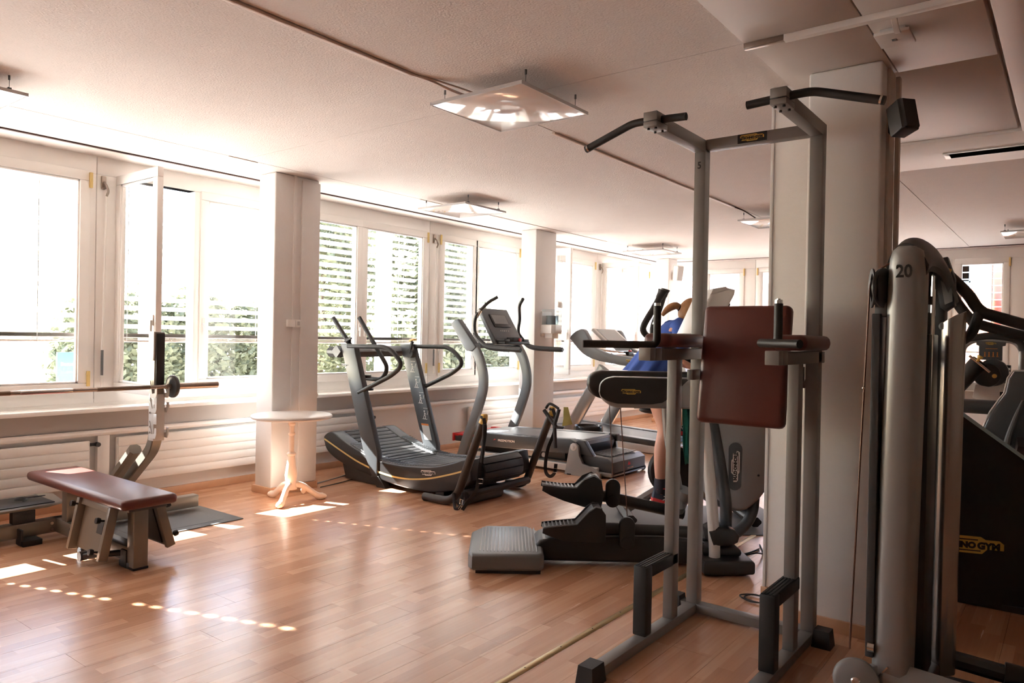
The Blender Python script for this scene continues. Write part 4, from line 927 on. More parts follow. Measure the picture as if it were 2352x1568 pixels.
# resistance straps hanging from the poles
def strap(name, label, pts, w, at):
    b = B().sweep(spl(pts, 6), [(-w/2, -.002), (w/2, -.002), (w/2, .002), (-w/2, .002)], up=(1, -.7, .05), fixed=True)
    return b
s1 = thing('resistance_strap', 'black strap with metal clips hanging from the near yellow capped pole', 'strap', (-3.66, 4.44, 0))
obj('webbing', strap('', '', [(-3.665, 4.44, .745), (-3.64, 4.43, .66), (-3.66, 4.43, .50), (-3.68, 4.42, .36), (-3.69, 4.42, .26), (-3.70, 4.40, .18), (-3.76, 4.38, .09), (-3.80, 4.36, .02)], .028, 0), 'strap', s1)
obj('sleeve', B().tube(spl([(-3.65, 4.428, .70), (-3.655, 4.428, .52), (-3.665, 4.425, .40)], 4), .014, 8), 'strap', s1)
obj('buckle', B().tube([(-3.70, 4.415, .27), (-3.66, 4.435, .27), (-3.66, 4.435, .235), (-3.70, 4.415, .235)], .004, 6, closed=True), 'chrome', s1)
obj('hand_loop', B().tube(spl([(-3.955, 4.425, .12), (-3.93, 4.41, .05), (-3.90, 4.39, .012), (-3.87, 4.40, .02), (-3.86, 4.42, .08), (-3.855, 4.43, .14)], 5), .013, 8), 'strap', s1)
obj('carabiner', B().tube([(-3.855, 4.39, .055), (-3.825, 4.385, .055), (-3.82, 4.385, .09), (-3.85, 4.39, .095)], .004, 6, closed=True).tube([(-3.86, 4.38, .015), (-3.83, 4.375, .05), (-3.81, 4.375, .015)], .003, 6), 'chrome', s1, kind='stuff')
s2_ = thing('resistance_strap', 'black strap and handles looped over the far yellow capped pole', 'strap', (-3.62, 5.38, 0))
obj('webbing', strap('', '', [(-3.66, 5.385, .76), (-3.62, 5.37, .68), (-3.63, 5.37, .55), (-3.68, 5.36, .42), (-3.705, 5.36, .30), (-3.70, 5.355, .20), (-3.655, 5.355, .165), (-3.61, 5.36, .20), (-3.60, 5.365, .28)], .03, 0), 'strap', s2_)
obj('handle', B().tube([(-3.74, 5.37, .74), (-3.60, 5.36, .60)], .018, 10), 'foam', s2_)
obj('handle', B().tube([(-3.58, 5.37, .76), (-3.62, 5.36, .62), (-3.605, 5.36, .42)], .017, 10), 'foam', s2_)
obj('loop_band', B().tube(spl([(-3.72, 5.37, .76), (-3.68, 5.36, .80), (-3.63, 5.36, .79), (-3.58, 5.36, .765)], 4), .012, 8), 'strap', s2_)
obj('buckle', B().tube([(-3.615, 5.35, .24), (-3.585, 5.36, .24), (-3.585, 5.36, .205), (-3.615, 5.35, .205)], .004, 6, closed=True), 'chrome', s2_)
single('lime_paddle', B().prism([(-.02, .12), (.02, .12), (.045, .02), (.06, -.03), (-.03, -.05), (-.02, .02)], (-3.53, 5.40, .66), (.8, .6, 0), (0, 0, 1), (-.006, .008, 0), .003), 'lime', 'pale lime plastic scraper hanging by the straps on the far pole', 'scraper')

# ================================================================== incline treadmill
it = thing('incline_treadmill', 'grey incline treadmill with curved uprights and upright hand horns', 'treadmill', (-4.7, 6.7, 0))
A0, A1 = 6.30, 7.08
obj('deck', B().prism([(-5.42, .20), (-5.42, .30), (-3.98, .345), (-3.94, .30), (-3.98, .20)], (0, A0+.06, 0), (1, 0, 0), (0, 0, 1), (0, A1-A0-.12, 0), .01), 'dark_grey', it)
obj('running_belt', B().prism([(-5.40, .303), (-5.40, .312), (-3.99, .352), (-3.965, .33), (-3.97, .32)], (0, A0+.11, 0), (1, 0, 0), (0, 0, 1), (0, A1-A0-.22, 0)), 'mid_grey', it)
for y0, y1 in ((A0, A0+.11), (A1-.11, A1)):
    sr = obj('side_rail', B().prism([(-5.30, .165), (-5.30, .315), (-4.06, .358), (-4.0, .33), (-3.99, .24), (-4.10, .205)], (0, y0, 0), (1, 0, 0), (0, 0, 1), (0, y1-y0, 0), .014), 'dark_grey', it)
obj('lettering', text_mesh('FREEMOTION', .034, (-4.88, A0-.0008, .258), (1, 0, .035), (0, 0, 1), squash=1.1), 'white_print', it, flat=True)
obj('logo_mark', B().prism([(0, 0), (.035, .012), (.02, .02)], (-5.06, A0-.001, .248), (1, 0, 0), (0, 0, 1), (0, .0008, 0)), 'red', it)
fr = obj('front_bumper', B().box(-5.64, -5.36, A0+.02, A1-.02, .185, .26, .01), 'dark_grey', it)
obj('red_hood', B().box(-5.66, -5.34, A0+.01, A0+.09, .255, .275, .006).box(-5.66, -5.34, A1-.09, A1-.01, .265, .285, .006).box(-5.66, -5.58, A0+.01, A1-.01, .245, .275, .008).box(-5.665, -5.645, A0+.0, A0+.10, .185, .275, .006), 'red', it, label='red plastic front hood')
obj('base_frame', B().box(-5.45, -3.75, A0+.02, A0+.10, .03, .10, .008).box(-5.45, -3.75, A1-.10, A1-.02, .03, .10, .008).box(-5.45, -5.35, A0+.02, A1-.02, .03, .10, .008).box(-4.75, -4.68, A0+.02, A1-.02, .03, .09), 'silver_lt', it)
obj('lift_frame', B().bar((-5.3, A0+.15, .10), (-4.2, A0+.15, .17), .05, .09).bar((-5.3, A1-.15, .10), (-4.2, A1-.15, .17), .05, .09).box(-5.2, -4.1, A0+.16, A1-.16, .10, .17), 'black', it)
obj('pivot_plate', B().prism([(-.13, 0), (.13, 0), (.04, .10), (-.06, .10)], (-4.63, A0+.07, .12), (1, 0, 0), (0, 0, 1), (0, .01, 0)).cyl((-4.40, A0+.02, .16), (-4.40, A0+.04, .16), .024, n=14), 'silver', it)
# rear motor housing with pivot plates
obj('motor_cover', B().prism([(-3.96, .03), (-3.96, .17), (-3.93, .215), (-3.66, .195), (-3.60, .16), (-3.60, .04)], (0, A0+.06, 0), (1, 0, 0), (0, 0, 1), (0, A1-A0-.08, 0), .015), 'dark_grey', it)
mp_ = B()
for k in range(11): mp_.box(-3.93+.0, -3.67, A0+.16+k*.05, A0+.185+k*.05, .206-.0, .214)
obj('cover_ridges', mp_, 'mid_grey', it, kind='stuff')
obj('rear_skirt', B().box(-3.92, -3.60, A0+.04, A1-.02, .02, .06, .006), 'silver', it)
obj('step_label', text_mesh('FREEMOTION', .02, (-3.594, 6.72, .075), (0, 1, 0), (0, 0, 1)), 'white_print', it, flat=True)
obj('logo_mark', B().prism([(-.03, 0), (.03, 0), (.012, .035), (.0, .015), (-.01, .04)], (-3.5985, 6.70, .105), (0, 1, 0), (0, 0, 1), (.001, 0, 0)), 'red', it)
for y in (A0-.01, A1-.03):
    pp = obj('rear_plate', B().prism([(-4.115, .0), (-3.70, .0), (-3.70, .05), (-3.80, .10), (-3.90, .125), (-3.945, .20), (-3.96, .30), (-4.0, .325), (-4.05, .31), (-4.065, .26)], (0, y, 0), (1, 0, 0), (0, 0, 1), (0, .035, 0), .004), 'silver', it)
    obj('pivot_bolt', B().lathe([(.001, .016), (.012, .015), (.014, .008), (.036, .006), (.04, 0)], (-4.01, y, .285), 20, (0, -1, 0)), 'silver_lt', pp)
    obj('rubber_foot', B().cyl((-4.06, y+.017, 0), (-4.06, y+.017, .012), .03, n=12), 'rubber', pp)
obj('hinge_cover', B().prism([(-4.06, .22), (-4.05, .31), (-3.98, .36), (-3.91, .35), (-3.80, .20)], (0, A0+.03, 0), (1, 0, 0), (0, 0, 1), (0, .07, 0), .012), 'dark_grey', it)
obj('rear_end_cap', B().box(-4.02, -3.92, A1-.08, A1, .28, .36, .012), 'black', it)
for y, x_ in ((A1-.06, -3.62), ): obj('transport_wheel', B().lathe([(.001, -.015), (.03, -.015), (.034, 0), (.03, .015), (.001, .015)], (-3.63, A1-.02, .034), 16, (0, 1, 0)), 'rubber', it)
for y in (A0-.035, A1-.005):
    P_ = spl([(-5.49, y, .02), (-5.40, y, .26), (-5.30, y, .48), (-5.20, y, .76), (-5.185, y, .90), (-5.205, y, 1.02), (-5.26, y, 1.16), (-5.34, y, 1.27)], 6)
    obj('upright', B().rsweep(P_, .045, .115, up=(0, 1, 0), c=.3) if False else B().sweep(P_, [(-.055, -.02), (-.045, -.026), (.045, -.026), (.055, -.02), (.055, .02), (.045, .026), (-.045, .026), (-.055, .02)], up=(0, 1, 0), fixed=True), 'mid_grey', it, angle=50)
    hd = obj('hand_horn', B().tube(spl([(-5.14, y+(.17 if y < 6.6 else -.17), 1.83), (-5.24, y+(.10 if y < 6.6 else -.10), 1.75), (-5.31, y+.0, 1.60), (-5.325, y, 1.45), (-5.27, y, 1.34)], 6), .019, 10), 'black', it, angle=60)
    obj('arm_rest', B().rsweep(spl([(-5.33, y, 1.42), (-5.22, y, 1.315), (-5.08, y, 1.262), (-4.68, y, 1.248)], 6), .05, .058, c=.5), 'black', it, angle=50)
    if y < 6.6: obj('pulse_grip', B().tube([(-5.309, y+.006, 1.60), (-5.283, y+.04, 1.675)], .0215, 10), 'chrome', hd)
    obj('speaker_wing', B().prism([(-5.66, 1.52), (-5.60, 1.57), (-5.55, 1.575), (-5.27, 1.265), (-5.33, 1.215), (-5.42, 1.22)], (0, y-.035 if y < 6.6 else y-.045, 0), (1, 0, 0), (0, 0, 1), (0, .085, 0), .012), 'dark_grey', it)
cu_ = Vector((.50, 0, -.78)).normalized(); cn = Vector((.78, 0, .5)).normalized()
cc = Vector((-5.30, 6.69, 1.50))
cs = obj('console', B().frame_box(cc, (0, .255, 0), cu_*.235, cn*.028, .014), 'dark_grey', it)
obj('screen_frame', B().frame_box(cc+cn*.032-cu_*.06, (0, .15, 0), cu_*.085, cn*.006, .004), 'black', cs)
obj('screen', B().frame_box(cc+cn*.038-cu_*.075, (0, .125, 0), cu_*.06, cn*.002), 'screen', cs)
for k in range(5): obj('button', B().frame_box(cc+cn*.029+cu_*.075+V(0, -.07+.035*k, 0), (0, .009, 0), cu_*.006, cn*.002), 'grey_pl', cs)
tr_ = obj('tray', B().box(-5.20, -5.04, 6.46, 6.92, 1.30, 1.335, .01).box(-5.14, -5.04, 6.60, 6.78, 1.33, 1.38, .012).box(-5.19, -5.05, 6.46, 6.56, 1.33, 1.36, .01).box(-5.19, -5.05, 6.82, 6.92, 1.33, 1.36, .01), 'black', it)
obj('stop_button', B().cyl((-5.04, 6.72, 1.352), (-5.022, 6.72, 1.352), .02, n=14), 'red', tr_)
obj('front_beam', B().rsweep([(-5.36, A0, 1.28), (-5.36, A1, 1.28)], .07, .06, c=.4), 'dark_grey', it)
bk = thing('weight_belt', 'shiny black leather belt rolled up beside the incline treadmill', 'belt', (-4.55, 7.42, .0))
obj('band', B().lathe([(.125, .18), (.17, .20), (.175, .34), (.168, .36), (.16, .34), (.12, .20)], (-4.55, 7.45, .0), 28), 'leather', bk)
obj('lining', B().lathe([(.13, .19), (.158, .21), (.158, .34), (.001, .24)], (-4.55, 7.45, 0), 20), 'strap', bk)
obj('stand', B().box(-4.68, -4.42, 7.32, 7.58, 0, .185, .01), 'black', bk)

# ================================================================== second motor treadmill farther back
rt = thing('treadmill', 'grey treadmill with sloping arms behind the incline treadmill', 'treadmill', (-4.6, 8.5, 0))
R0, R1 = 8.10, 8.95
obj('base', B().prism([(-5.7, .03), (-5.7, .17), (-3.98, .10), (-3.92, .05), (-3.95, .0), (-5.6, .0)], (0, R0, 0), (1, 0, 0), (0, 0, 1), (0, R1-R0, 0), .02), 'silver_lt', rt)
obj('side_rail', B().prism([(-5.62, .175), (-5.62, .235), (-3.95, .165), (-3.92, .10)], (0, R0-.005, 0), (1, 0, 0), (0, 0, 1), (0, .12, 0), .008), 'dark_grey', rt)
obj('side_rail', B().prism([(-5.62, .175), (-5.62, .235), (-3.95, .165), (-3.92, .10)], (0, R1-.115, 0), (1, 0, 0), (0, 0, 1), (0, .12, 0), .008), 'dark_grey', rt)
obj('running_belt', B().prism([(-5.6, .17), (-5.6, .225), (-3.96, .155), (-3.94, .10)], (0, R0+.115, 0), (1, 0, 0), (0, 0, 1), (0, R1-R0-.23, 0)), 'black', rt)
obj('motor_hood', B().prism([(-6.0, .02), (-5.98, .20), (-5.75, .27), (-5.52, .235), (-5.50, .05)], (0, R0+.02, 0), (1, 0, 0), (0, 0, 1), (0, R1-R0-.04, 0), .02), 'silver', rt)
for y in (R0-.05, R1+.02):
    obj('upright', B().rsweep([(-5.26, y, .10), (-4.70, y, 1.02)], .075, .15, up=(0, 1, 0), c=.35) if False else B().sweep([(-5.24, y, .12), (-4.70, y, 1.02)], [(-.08, -.02), (-.05, -.045), (.05, -.045), (.08, -.02), (.08, .02), (.05, .045), (-.05, .045), (-.08, .02)], up=(0, 1, 0), fixed=True), 'silver', rt, angle=50)
    armp = [(-5.20, 1.38), (-5.16, 1.44), (-5.05, 1.50), (-4.97, 1.48), (-4.84, 1.29), (-4.60, 1.195), (-4.22, 1.155), (-4.17, 1.11), (-4.21, 1.045), (-4.55, 1.075), (-4.80, 1.115), (-5.0, 1.19)]
    ap = obj('arm', B().prism(c2(armp+[armp[0]], 3)[:-1], (0, y-.045, 0), (1, 0, 0), (0, 0, 1), (0, .09, 0), .014), 'mid_grey', rt, angle=45)
    if y < 8.5: badge(ap, (-4.31, y-.0462, 1.115), (1, 0, -.08), (.08, 0, 1), .12, 'yellow', 'ink')
cu2 = Vector((.52, 0, -.42)).normalized(); cn2 = Vector((.42, 0, .52)).normalized(); c3_ = Vector((-4.88, 8.53, 1.405))
cs2 = obj('console', B().frame_box(c3_, (0, .30, 0), cu2*.16, cn2*.02, .012), 'silver_lt', rt)
obj('panel', B().frame_box(c3_+cn2*.021, (0, .235, 0), cu2*.135, cn2*.003), 'screen', cs2)
obj('front_grip', B().tube([(-4.62, R0-.02, 1.19), (-4.62, R1+.0, 1.19)], .018, 10), 'chrome', rt)
obj('front_grip', B().tube(fil([(-4.84, R0, 1.25), (-4.70, R0+.2, 1.22), (-4.70, R1-.2, 1.22), (-4.84, R1, 1.25)], .1), .014, 8), 'chrome', rt)
obj('stop_button', B().box(-4.66, -4.58, 8.46, 8.60, 1.17, 1.225, .01), 'black', rt)
obj('stop_cap', B().cyl((-4.60, 8.53, 1.225), (-4.60, 8.53, 1.24), .022, n=12), 'red', rt)
# recumbent bike behind the treadmill, mostly hidden
rb_ = thing('recumbent_bike', 'white and grey exercise bike partly hidden beyond the farther treadmill', 'exercise bike', (-4.3, 10.4, 0))
obj('body', B().prism([(-4.75, .12), (-4.70, .50), (-4.55, .62), (-4.40, .55), (-3.95, .22), (-3.9, .10)], (0, 10.3, 0), (1, 0, 0), (0, 0, 1), (0, .22, 0), .03), 'white_pl', rb_)
obj('fan_grille', B().prism([(-4.42, .50), (-4.36, .52), (-4.08, .30), (-4.12, .27)], (0, 10.293, 0), (1, 0, 0), (0, 0, 1), (0, .01, 0)), 'mid_grey', rb_)
obj('crank', B().bar((-4.55, 10.26, .30), (-4.62, 10.26, .46), .02, .04).box(-4.72, -4.54, 10.18, 10.27, .44, .475, .008), 'black', rb_)
obj('mast', B().bar((-4.55, 10.41, .5), (-4.75, 10.41, 1.15), .08, .06), 'silver', rb_)
obj('console', B().frame_box((-4.70, 10.41, 1.20), (.02, 0, .10), (0, .2, 0), (.02, 0, -.004), .01), 'dark_grey', rb_)
obj('foot', B().box(-4.9, -4.8, 10.15, 10.7, 0, .12, .02).box(-3.9, -3.8, 10.15, 10.7, 0, .12, .02), 'silver_lt', rb_)
single('paper_bin', B().lathe([(.001, 0), (.10, 0), (.13, .26), (.12, .26), (.10, .02)], (-4.62, 9.72, 0), 18), mat('wicker_bin', rgb(212, 150, 110), .7), 'small tan waste bin on the floor beyond the farther treadmill', 'bin')

# ================================================================== cable suspended elliptical trainer (side-on)
EA = math.radians(38)
EU = Vector((math.cos(EA), math.sin(EA), 0)); EN = Vector((-EU.y, EU.x, 0)); EO = Vector((-2.43, 3.52, 0)); EZ = Vector((0, 0, 1))
def E_(u, v, z): return EO+EU*u+EN*v+EZ*z
et = thing('elliptical_trainer', 'black and grey elliptical trainer with pedals hanging on cables', 'elliptical trainer', E_(.4, .4, 0))
def eprism(poly, v0, dv, bev=0.0): return B().prism(poly, EO+EN*v0, EU, EZ, EN*dv, bev)
stp = [(-.445, .0), (-.445, .085), (-.43, .11), (-.40, .12), (-.03, .125), (-.005, .105), (-.005, .0)]
stb = B()
plan = [(-.42, .0), (-.03, .0), (.0, .04), (.0, .52), (-.08, .66), (-.36, .66), (-.445, .50), (-.445, .05)]
stb.prism(plan, EO+EZ*.02, EU, EN, EZ*.10, .02)
sp = obj('step_platform', stb, 'mid_grey', et, angle=45)
rg = B()
for k in range(17):
    u = -.38+.021*k; rg.add([E_(u, .06, .1205), E_(u+.008, .06, .1205), E_(u+.008, .60, .1205), E_(u, .60, .1205), E_(u+.004, .06, .124), E_(u+.004, .60, .124)], [(0, 1, 4), (1, 2, 5, 4), (2, 3, 5), (3, 0, 4, 5)])
obj('tread_ribs', rg, 'silver', sp, kind='stuff')
obj('step_base', B().prism([(-.40, .02), (-.02, .02), (-.02, .62), (-.40, .62)], EO+EZ*.002, EU, EN, EZ*.02), 'black', sp)
bm_ = c2([(-.02, .03), (-.02, .155), (.30, .175), (.70, .185), (.95, .165), (1.05, .10)], 4)+[(1.05, .02)]
obj('floor_beam', eprism(bm_, .18, .26, .02), 'black', et, angle=45)
obj('beam_top', B().sweep([E_(a, .31, b+.004) for a, b in c2([(-.0, .155), (.30, .175), (.70, .185), (.95, .165)], 4)], [(-.12, -.003), (.12, -.003), (.12, .003), (-.12, .003)], fixed=True), 'mid_grey', et)
obj('front_base', B().prism([(.93, .0), (1.235, .02), (1.235, .50), (1.20, .62), (.98, .62), (.90, .5)], EO+EZ*.012, EU, EN, EZ*.085, .02).prism([(.95, .1), (1.18, .1), (1.18, .55), (.95, .55)], EO+EZ*.09, EU, EN, EZ*.06, .03), 'black', et, angle=45)
# cowl with vertical badge
cw = c2([(1.03, .98), (1.02, .80), (1.03, .60), (1.08, .42), (1.19, .335), (1.30, .38), (1.40, .52), (1.46, .75), (1.46, 1.02)], 5)
obj('cowl', eprism(cw, .24, .26, .02), 'silver', et, angle=45)
obj('rear_cowl', eprism([(a+.03, b-.06) for a, b in cw], .50, .2, .02), 'mid_grey', et, angle=45)
pill = [(.042*math.cos(a)+(0), (.105 if math.sin(a) >= 0 else -.105)+.042*math.sin(a)) for a in [k*PI/8 for k in range(16)]]
pb_ = obj('badge_pill', B().prism(pill, E_(1.176, .24, .613), EU, EZ, -EN*.004), 'dark_grey', et)
badge(et, E_(1.176, .2345, .613), -EZ, EU, .19, 'white_print', 'ink')
obj('screw', B().cyl(E_(1.32, .24, .56), E_(1.32, .235, .56), .007, n=8), 'ink', et)
obj('bent_tube', B().tube(spl([E_(1.335, .33, .75), E_(1.33, .33, .44), E_(1.305, .31, .30), E_(1.225, .30, .20), E_(1.09, .28, .14), E_(.98, .27, .13)], 6), .034, 14), 'dark_grey', et, angle=60)
# lower levers, pedals and suspension cables; near (k=0) and far (k=1)
for k, (v0, dz, du) in enumerate(((.20, 0.0, 0.0), (.56, .17, .03))):
    sh_ = lambda pts: [(a+du, b+dz) for a, b in pts]
    ped = [(-.005, .245), (-.008, .215), (.03, .20), (.12, .170), (.30, .165), (.372, .168), (.37, .33), (.345, .365), (.31, .372), (.27, .345), (.20, .268), (.10, .258)]
    if k: ped = [(-.02, .26), (-.025, .225), (.03, .195), (.12, .160), (.24, .125), (.355, .105), (.375, .20), (.36, .29), (.31, .325), (.25, .30), (.20, .245), (.10, .245)]
    shell = obj('pedal', eprism(sh_(ped), v0-.085, .008, .003), 'black', et)
    s2b = B().prism(sh_(ped), EO+EN*(v0+.077), EU, EZ, EN*.008, .003)
    tread = [(-.005, .235), (.20, .255), (.20, .235), (.03, .20)] if not k else [(-.02, .25), (.20, .232), (.20, .212), (.03, .195)]
    s2b.prism(sh_(tread), EO+EN*(v0-.08), EU, EZ, EN*.16)
    s2b.prism(sh_([(.20, .255), (.30, .36), (.345, .36), (.365, .33), (.37, .17), (.30, .167), (.12, .175)] if not k else [(.20, .232), (.30, .315), (.345, .31), (.36, .29), (.355, .11), (.24, .13), (.12, .165)]), EO+EN*(v0-.08), EU, EZ, EN*.16)
    obj('pedal_body', s2b, 'black', shell)
    rb2 = B()
    for j in range(8): rb2.frame_box(E_(du+.01+.024*j, v0, dz+(.242+.0024*j if not k else .252-.002*j)), EU*.004, EN*.07, EZ*.004)
    obj('tread_rib', rb2, 'mid_grey', shell, kind='stuff')
    obj('rim', B().tube([E_(a+du, v0-.085, b+dz+.004) for a, b in ([(.0, .247), (.10, .26), (.20, .27), (.27, .347), (.31, .374), (.345, .367)] if not k else [(-.02, .262), (.10, .247), (.20, .247), (.25, .302), (.31, .327), (.36, .292)])], .004, 6), 'mid_grey', shell)
    a_, z_ = (.34, .225) if not k else (.34, .185)
    obj('lever', B().sweep([E_(a_+du, v0+.02, z_+dz), E_(.95, v0+.03, .205 if not k else .235)], [(.038*math.cos(t), .038*math.sin(t)) for t in [j*PI/5 for j in range(10)]]), 'black', et, angle=60)
    cx2, zt2, zb2 = (.506, .31, .105) if not k else (.470, .47, .28)
    pl2 = [(.048*math.cos(a), (zt2-.05 if math.sin(a) >= 0 else zb2+.05)+.048*math.sin(a)) for a in [j*PI/8 for j in range(16)]]
    dp = obj('drop_link', eprism([(cx2+p, q) for p, q in pl2], v0-.045, .035, .008), 'black', et)
    obj('link_cap', B().lathe([(.001, .008), (.034, .006), (.036, 0)], E_(cx2, v0-.045, zb2+.05), 20, -EN), 'rubber', dp)
    u_t = .445 if not k else .43
    obj('cable', B().cyl(E_(cx2-.0, v0-.03, zt2), E_(u_t, v0-.03, 1.05), .0032, n=6), 'cable', et)
    # upper arm with roller nose
    nose = [(.335+.0, 1.085), (.345, 1.03), (.375, .99), (.43, .972)]
    va = v0-.06
    arm_ = c2([(.345, 1.06), (.352, 1.11), (.385, 1.142), (.43, 1.155)], 4)+[(1.05, 1.155)]+[(1.05, .968)]+c2([(.45, .968), (.40, .985), (.36, 1.02), (.345, 1.06)], 4)[:-1]
    sd = (-.02, .0) if not k else (-.055, .02)
    obj('upper_arm', eprism([(a+sd[0], b+sd[1]) for a, b in arm_], va, .10, .025), 'silver' if not k else 'black', et, angle=45)
    if not k:
        cov = c2([(.34, 1.06), (.347, 1.11), (.38, 1.142), (.43, 1.152)], 4)+[(.88, 1.150), (.77, 1.04), (.72, 1.005), (.66, .995)]+c2([(.45, .995), (.39, 1.01), (.352, 1.035), (.34, 1.06)], 3)[:-1]
        ac = obj('arm_cover', eprism([(a-.022, b) for a, b in cov], va-.012, .014, .006), 'black', et, angle=45)
        badge(ac, E_(.507, va-.0135, 1.068), EU, EZ, .118, 'yellow', 'ink')
# swing tubes
for pts, r, m_, nm in (([(.78, .40, .95), (.80, .40, .75), (.85, .38, .50), (.875, .36, .32)], .030, 'silver', 'swing_tube'),
                   ([(.93, .12, .98), (.96, .12, .78), (.99, .11, .50), (1.015, .10, .20), (1.02, .10, .065)], .034, 'silver_lt', 'support_tube'),
                   ([(1.0, .22, 1.0), (1.03, .22, .86), (1.08, .21, .60), (1.11, .20, .40), (1.115, .20, .24)], .036, 'dark_grey', 'support_tube')):
    obj(nm, B().tube(spl([E_(*p) for p in pts], 6), r, 12), m_, et, angle=60)
obj('tube_joint', B().cyl(E_(.86, .42, .30), E_(.90, .36, .44), .05, n=16), 'silver', et)
obj('crank_block', eprism([(a, b) for a, b in [(1.0, .17), (1.10, .165), (1.15, .19), (1.16, .23), (1.13, .265), (1.03, .28), (.98, .25)]], .06, .2, .02), 'black', et, angle=45)
obj('mast', B().rsweep([E_(1.0, .36, .9), E_(1.02, .36, 1.5)], .10, .12, up=EN, c=.3), 'silver', et)
con = [(.868, 1.425), (.885, 1.40), (.97, 1.405), (1.0, 1.43), (1.118, 1.66), (1.122, 1.69), (1.06, 1.705), (.985, 1.69)]
cs3 = obj('console', eprism(con, .12, .42, .02), 'silver_lt', et, angle=45)
obj('console_back', eprism([(.985, 1.43), (1.04, 1.44), (1.105, 1.60), (1.09, 1.665)], .16, .34, .01), 'black', cs3)
obj('console_trim', eprism([(.970, 1.66), (1.0, 1.665), (1.085, 1.69), (1.06, 1.707), (.982, 1.692)], .115, .43, .006), 'grey_pl', cs3)
for pts, nm in (([(.672, .10, 1.655), (.635, .10, 1.58), (.575, .10, 1.475), (.572, .11, 1.43), (.62, .14, 1.39), (.75, .2, 1.33), (.93, .30, 1.25)], 'near'), ([(.778, .5, 1.69), (.745, .5, 1.58), (.70, .48, 1.45), (.72, .46, 1.38), (.80, .42, 1.33), (.95, .36, 1.25)], 'far')):
    hb_ = obj('handlebar', B().tube(spl([E_(*p) for p in pts], 6), .0195, 12), 'foam', et, angle=60)
    a, b_ = E_(*pts[0]), E_(*pts[1]); d = (a-b_).normalized()
    obj('grip_end', B().lathe([(.001, 0), (.022, 0), (.024, .03), (.03, .05), (.001, .052)], a-d*.03, 14, d), 'rubber', hb_)
obj('pulse_sensor', B().frame_box(E_(.715, .465, 1.52), EU*.008+EZ*.0, EN*.024, EZ*.04-EU*-.014, .004), 'chrome', et)
obj('power_cable', B().tube(spl([E_(1.22, .3, .04), E_(1.35, .35, .05), E_(1.45, .5, .006), E_(1.5, .7, .006)], 5), .005, 6).tube(spl([E_(1.22, .35, .03), E_(1.36, .5, .008), E_(1.46, .6, .006)], 5), .005, 6), 'strap', et, kind='stuff')
# ================================================================== suspended ceiling panels
def panel_lamp(x, y, label):
    L_ = thing('ceiling_panel_lamp', label, 'lamp', (x, y, 2.655))
    h = .31
    obj('panel', B().box(x-h, x+h, y-h, y+h, 2.652, 2.664, .002), 'lampmat', L_)
    e = B()
    for a, b_, c, d in ((-h-.006, h+.006, -h-.006, -h), (-h-.006, h+.006, h, h+.006), (-h-.006, -h, -h, h), (h, h+.006, -h, h)): e.box(x+a, x+b_, y+c, y+d, 2.650, 2.668)
    obj('edge_frame', e, 'grey_pl', L_)
    for sx in (-1, 1):
        obj('carrier_rail', B().box(x+sx*.27-.008, x+sx*.27+.008, y-.28, y+.28, 2.664, 2.674), 'grey_metal', L_)
        for sy in (-1, 1):
            w = B().cyl((x+sx*.28, y+sy*.235, 2.675), (x+sx*.28, y+sy*.235, 2.75), .0016, n=6).cyl((x+sx*.28, y+sy*.235, 2.725), (x+sx*.28, y+sy*.235, 2.75), .006, n=8)
            hg = obj('suspension_rod', w, 'mid_grey', L_)
            obj('rod_clip', B().box(x+sx*.28-.011, x+sx*.28+.011, y+sy*.235-.009, y+sy*.235+.009, 2.668, 2.684, .002), 'dark_grey', hg)
    obj('feed_box', B().box(x-.06, x+.06, y-.05, y+.05, 2.664, 2.70, .006), 'grey_pl', L_)
panel_lamp(-2.54, 3.26, 'large glossy white ceiling panel hanging nearest, top centre')
panel_lamp(-2.55, 7.94, 'white ceiling panel hanging just left of the big column')
panel_lamp(-4.97, 5.62, 'white ceiling panel hanging between the first and second white columns')
panel_lamp(-4.95, 9.80, 'white ceiling panel hanging in front of the third white column')
panel_lamp(-4.90, 1.27, 'white ceiling panel cut by the left picture edge')
panel_lamp(-0.38, 10.15, 'white ceiling panel at the right edge above the far windows')
# emergency plate on the soffit
ep = thing('ceiling_plate', 'square cream junction plate under the concrete soffit with a bent cable', 'plate', (-0.632, 3.452, 2.665))
obj('plate', B().box(-0.70, -0.565, 3.37, 3.53, 2.668, 2.682, .003), 'soffit', ep)
obj('housing', B().box(-0.68, -0.585, 3.39, 3.51, 2.682, 2.70, .002), 'silver_lt', ep)
obj('sticker', B().box(-0.643, -0.625, 3.44, 3.46, 2.6672, 2.668), 'mid_grey', ep)
obj('cable', B().rsweep(spl([(-0.60, 3.235, 2.685), (-0.60, 3.28, 2.66), (-0.605, 3.34, 2.66), (-0.61, 3.40, 2.675)], 5), .022, .008), 'soffit', ep)
# ceiling air slot at the right
sl_ = thing('air_slot', 'long dark air slot set in the smooth ceiling strip at the right', 'vent', (0.2, 5.93, 2.69))
obj('slot', B().box(-0.72, 1.4, 5.835, 5.975, 2.694, 2.7), 'void', sl_)
obj('rim', B().box(-0.755, -0.72, 5.82, 5.99, 2.692, 2.7, .002).box(-0.72, 1.4, 5.975, 5.99, 2.692, 2.7).box(-0.72, 1.4, 5.82, 5.835, 2.692, 2.7), 'silver_lt', sl_)
single('cable_clip', B().box(-0.222, -0.195, 5.08, 5.15, 2.683, 2.695, .002), 'shroud', 'small black square sensor on the ceiling beam at the right edge', 'sensor')
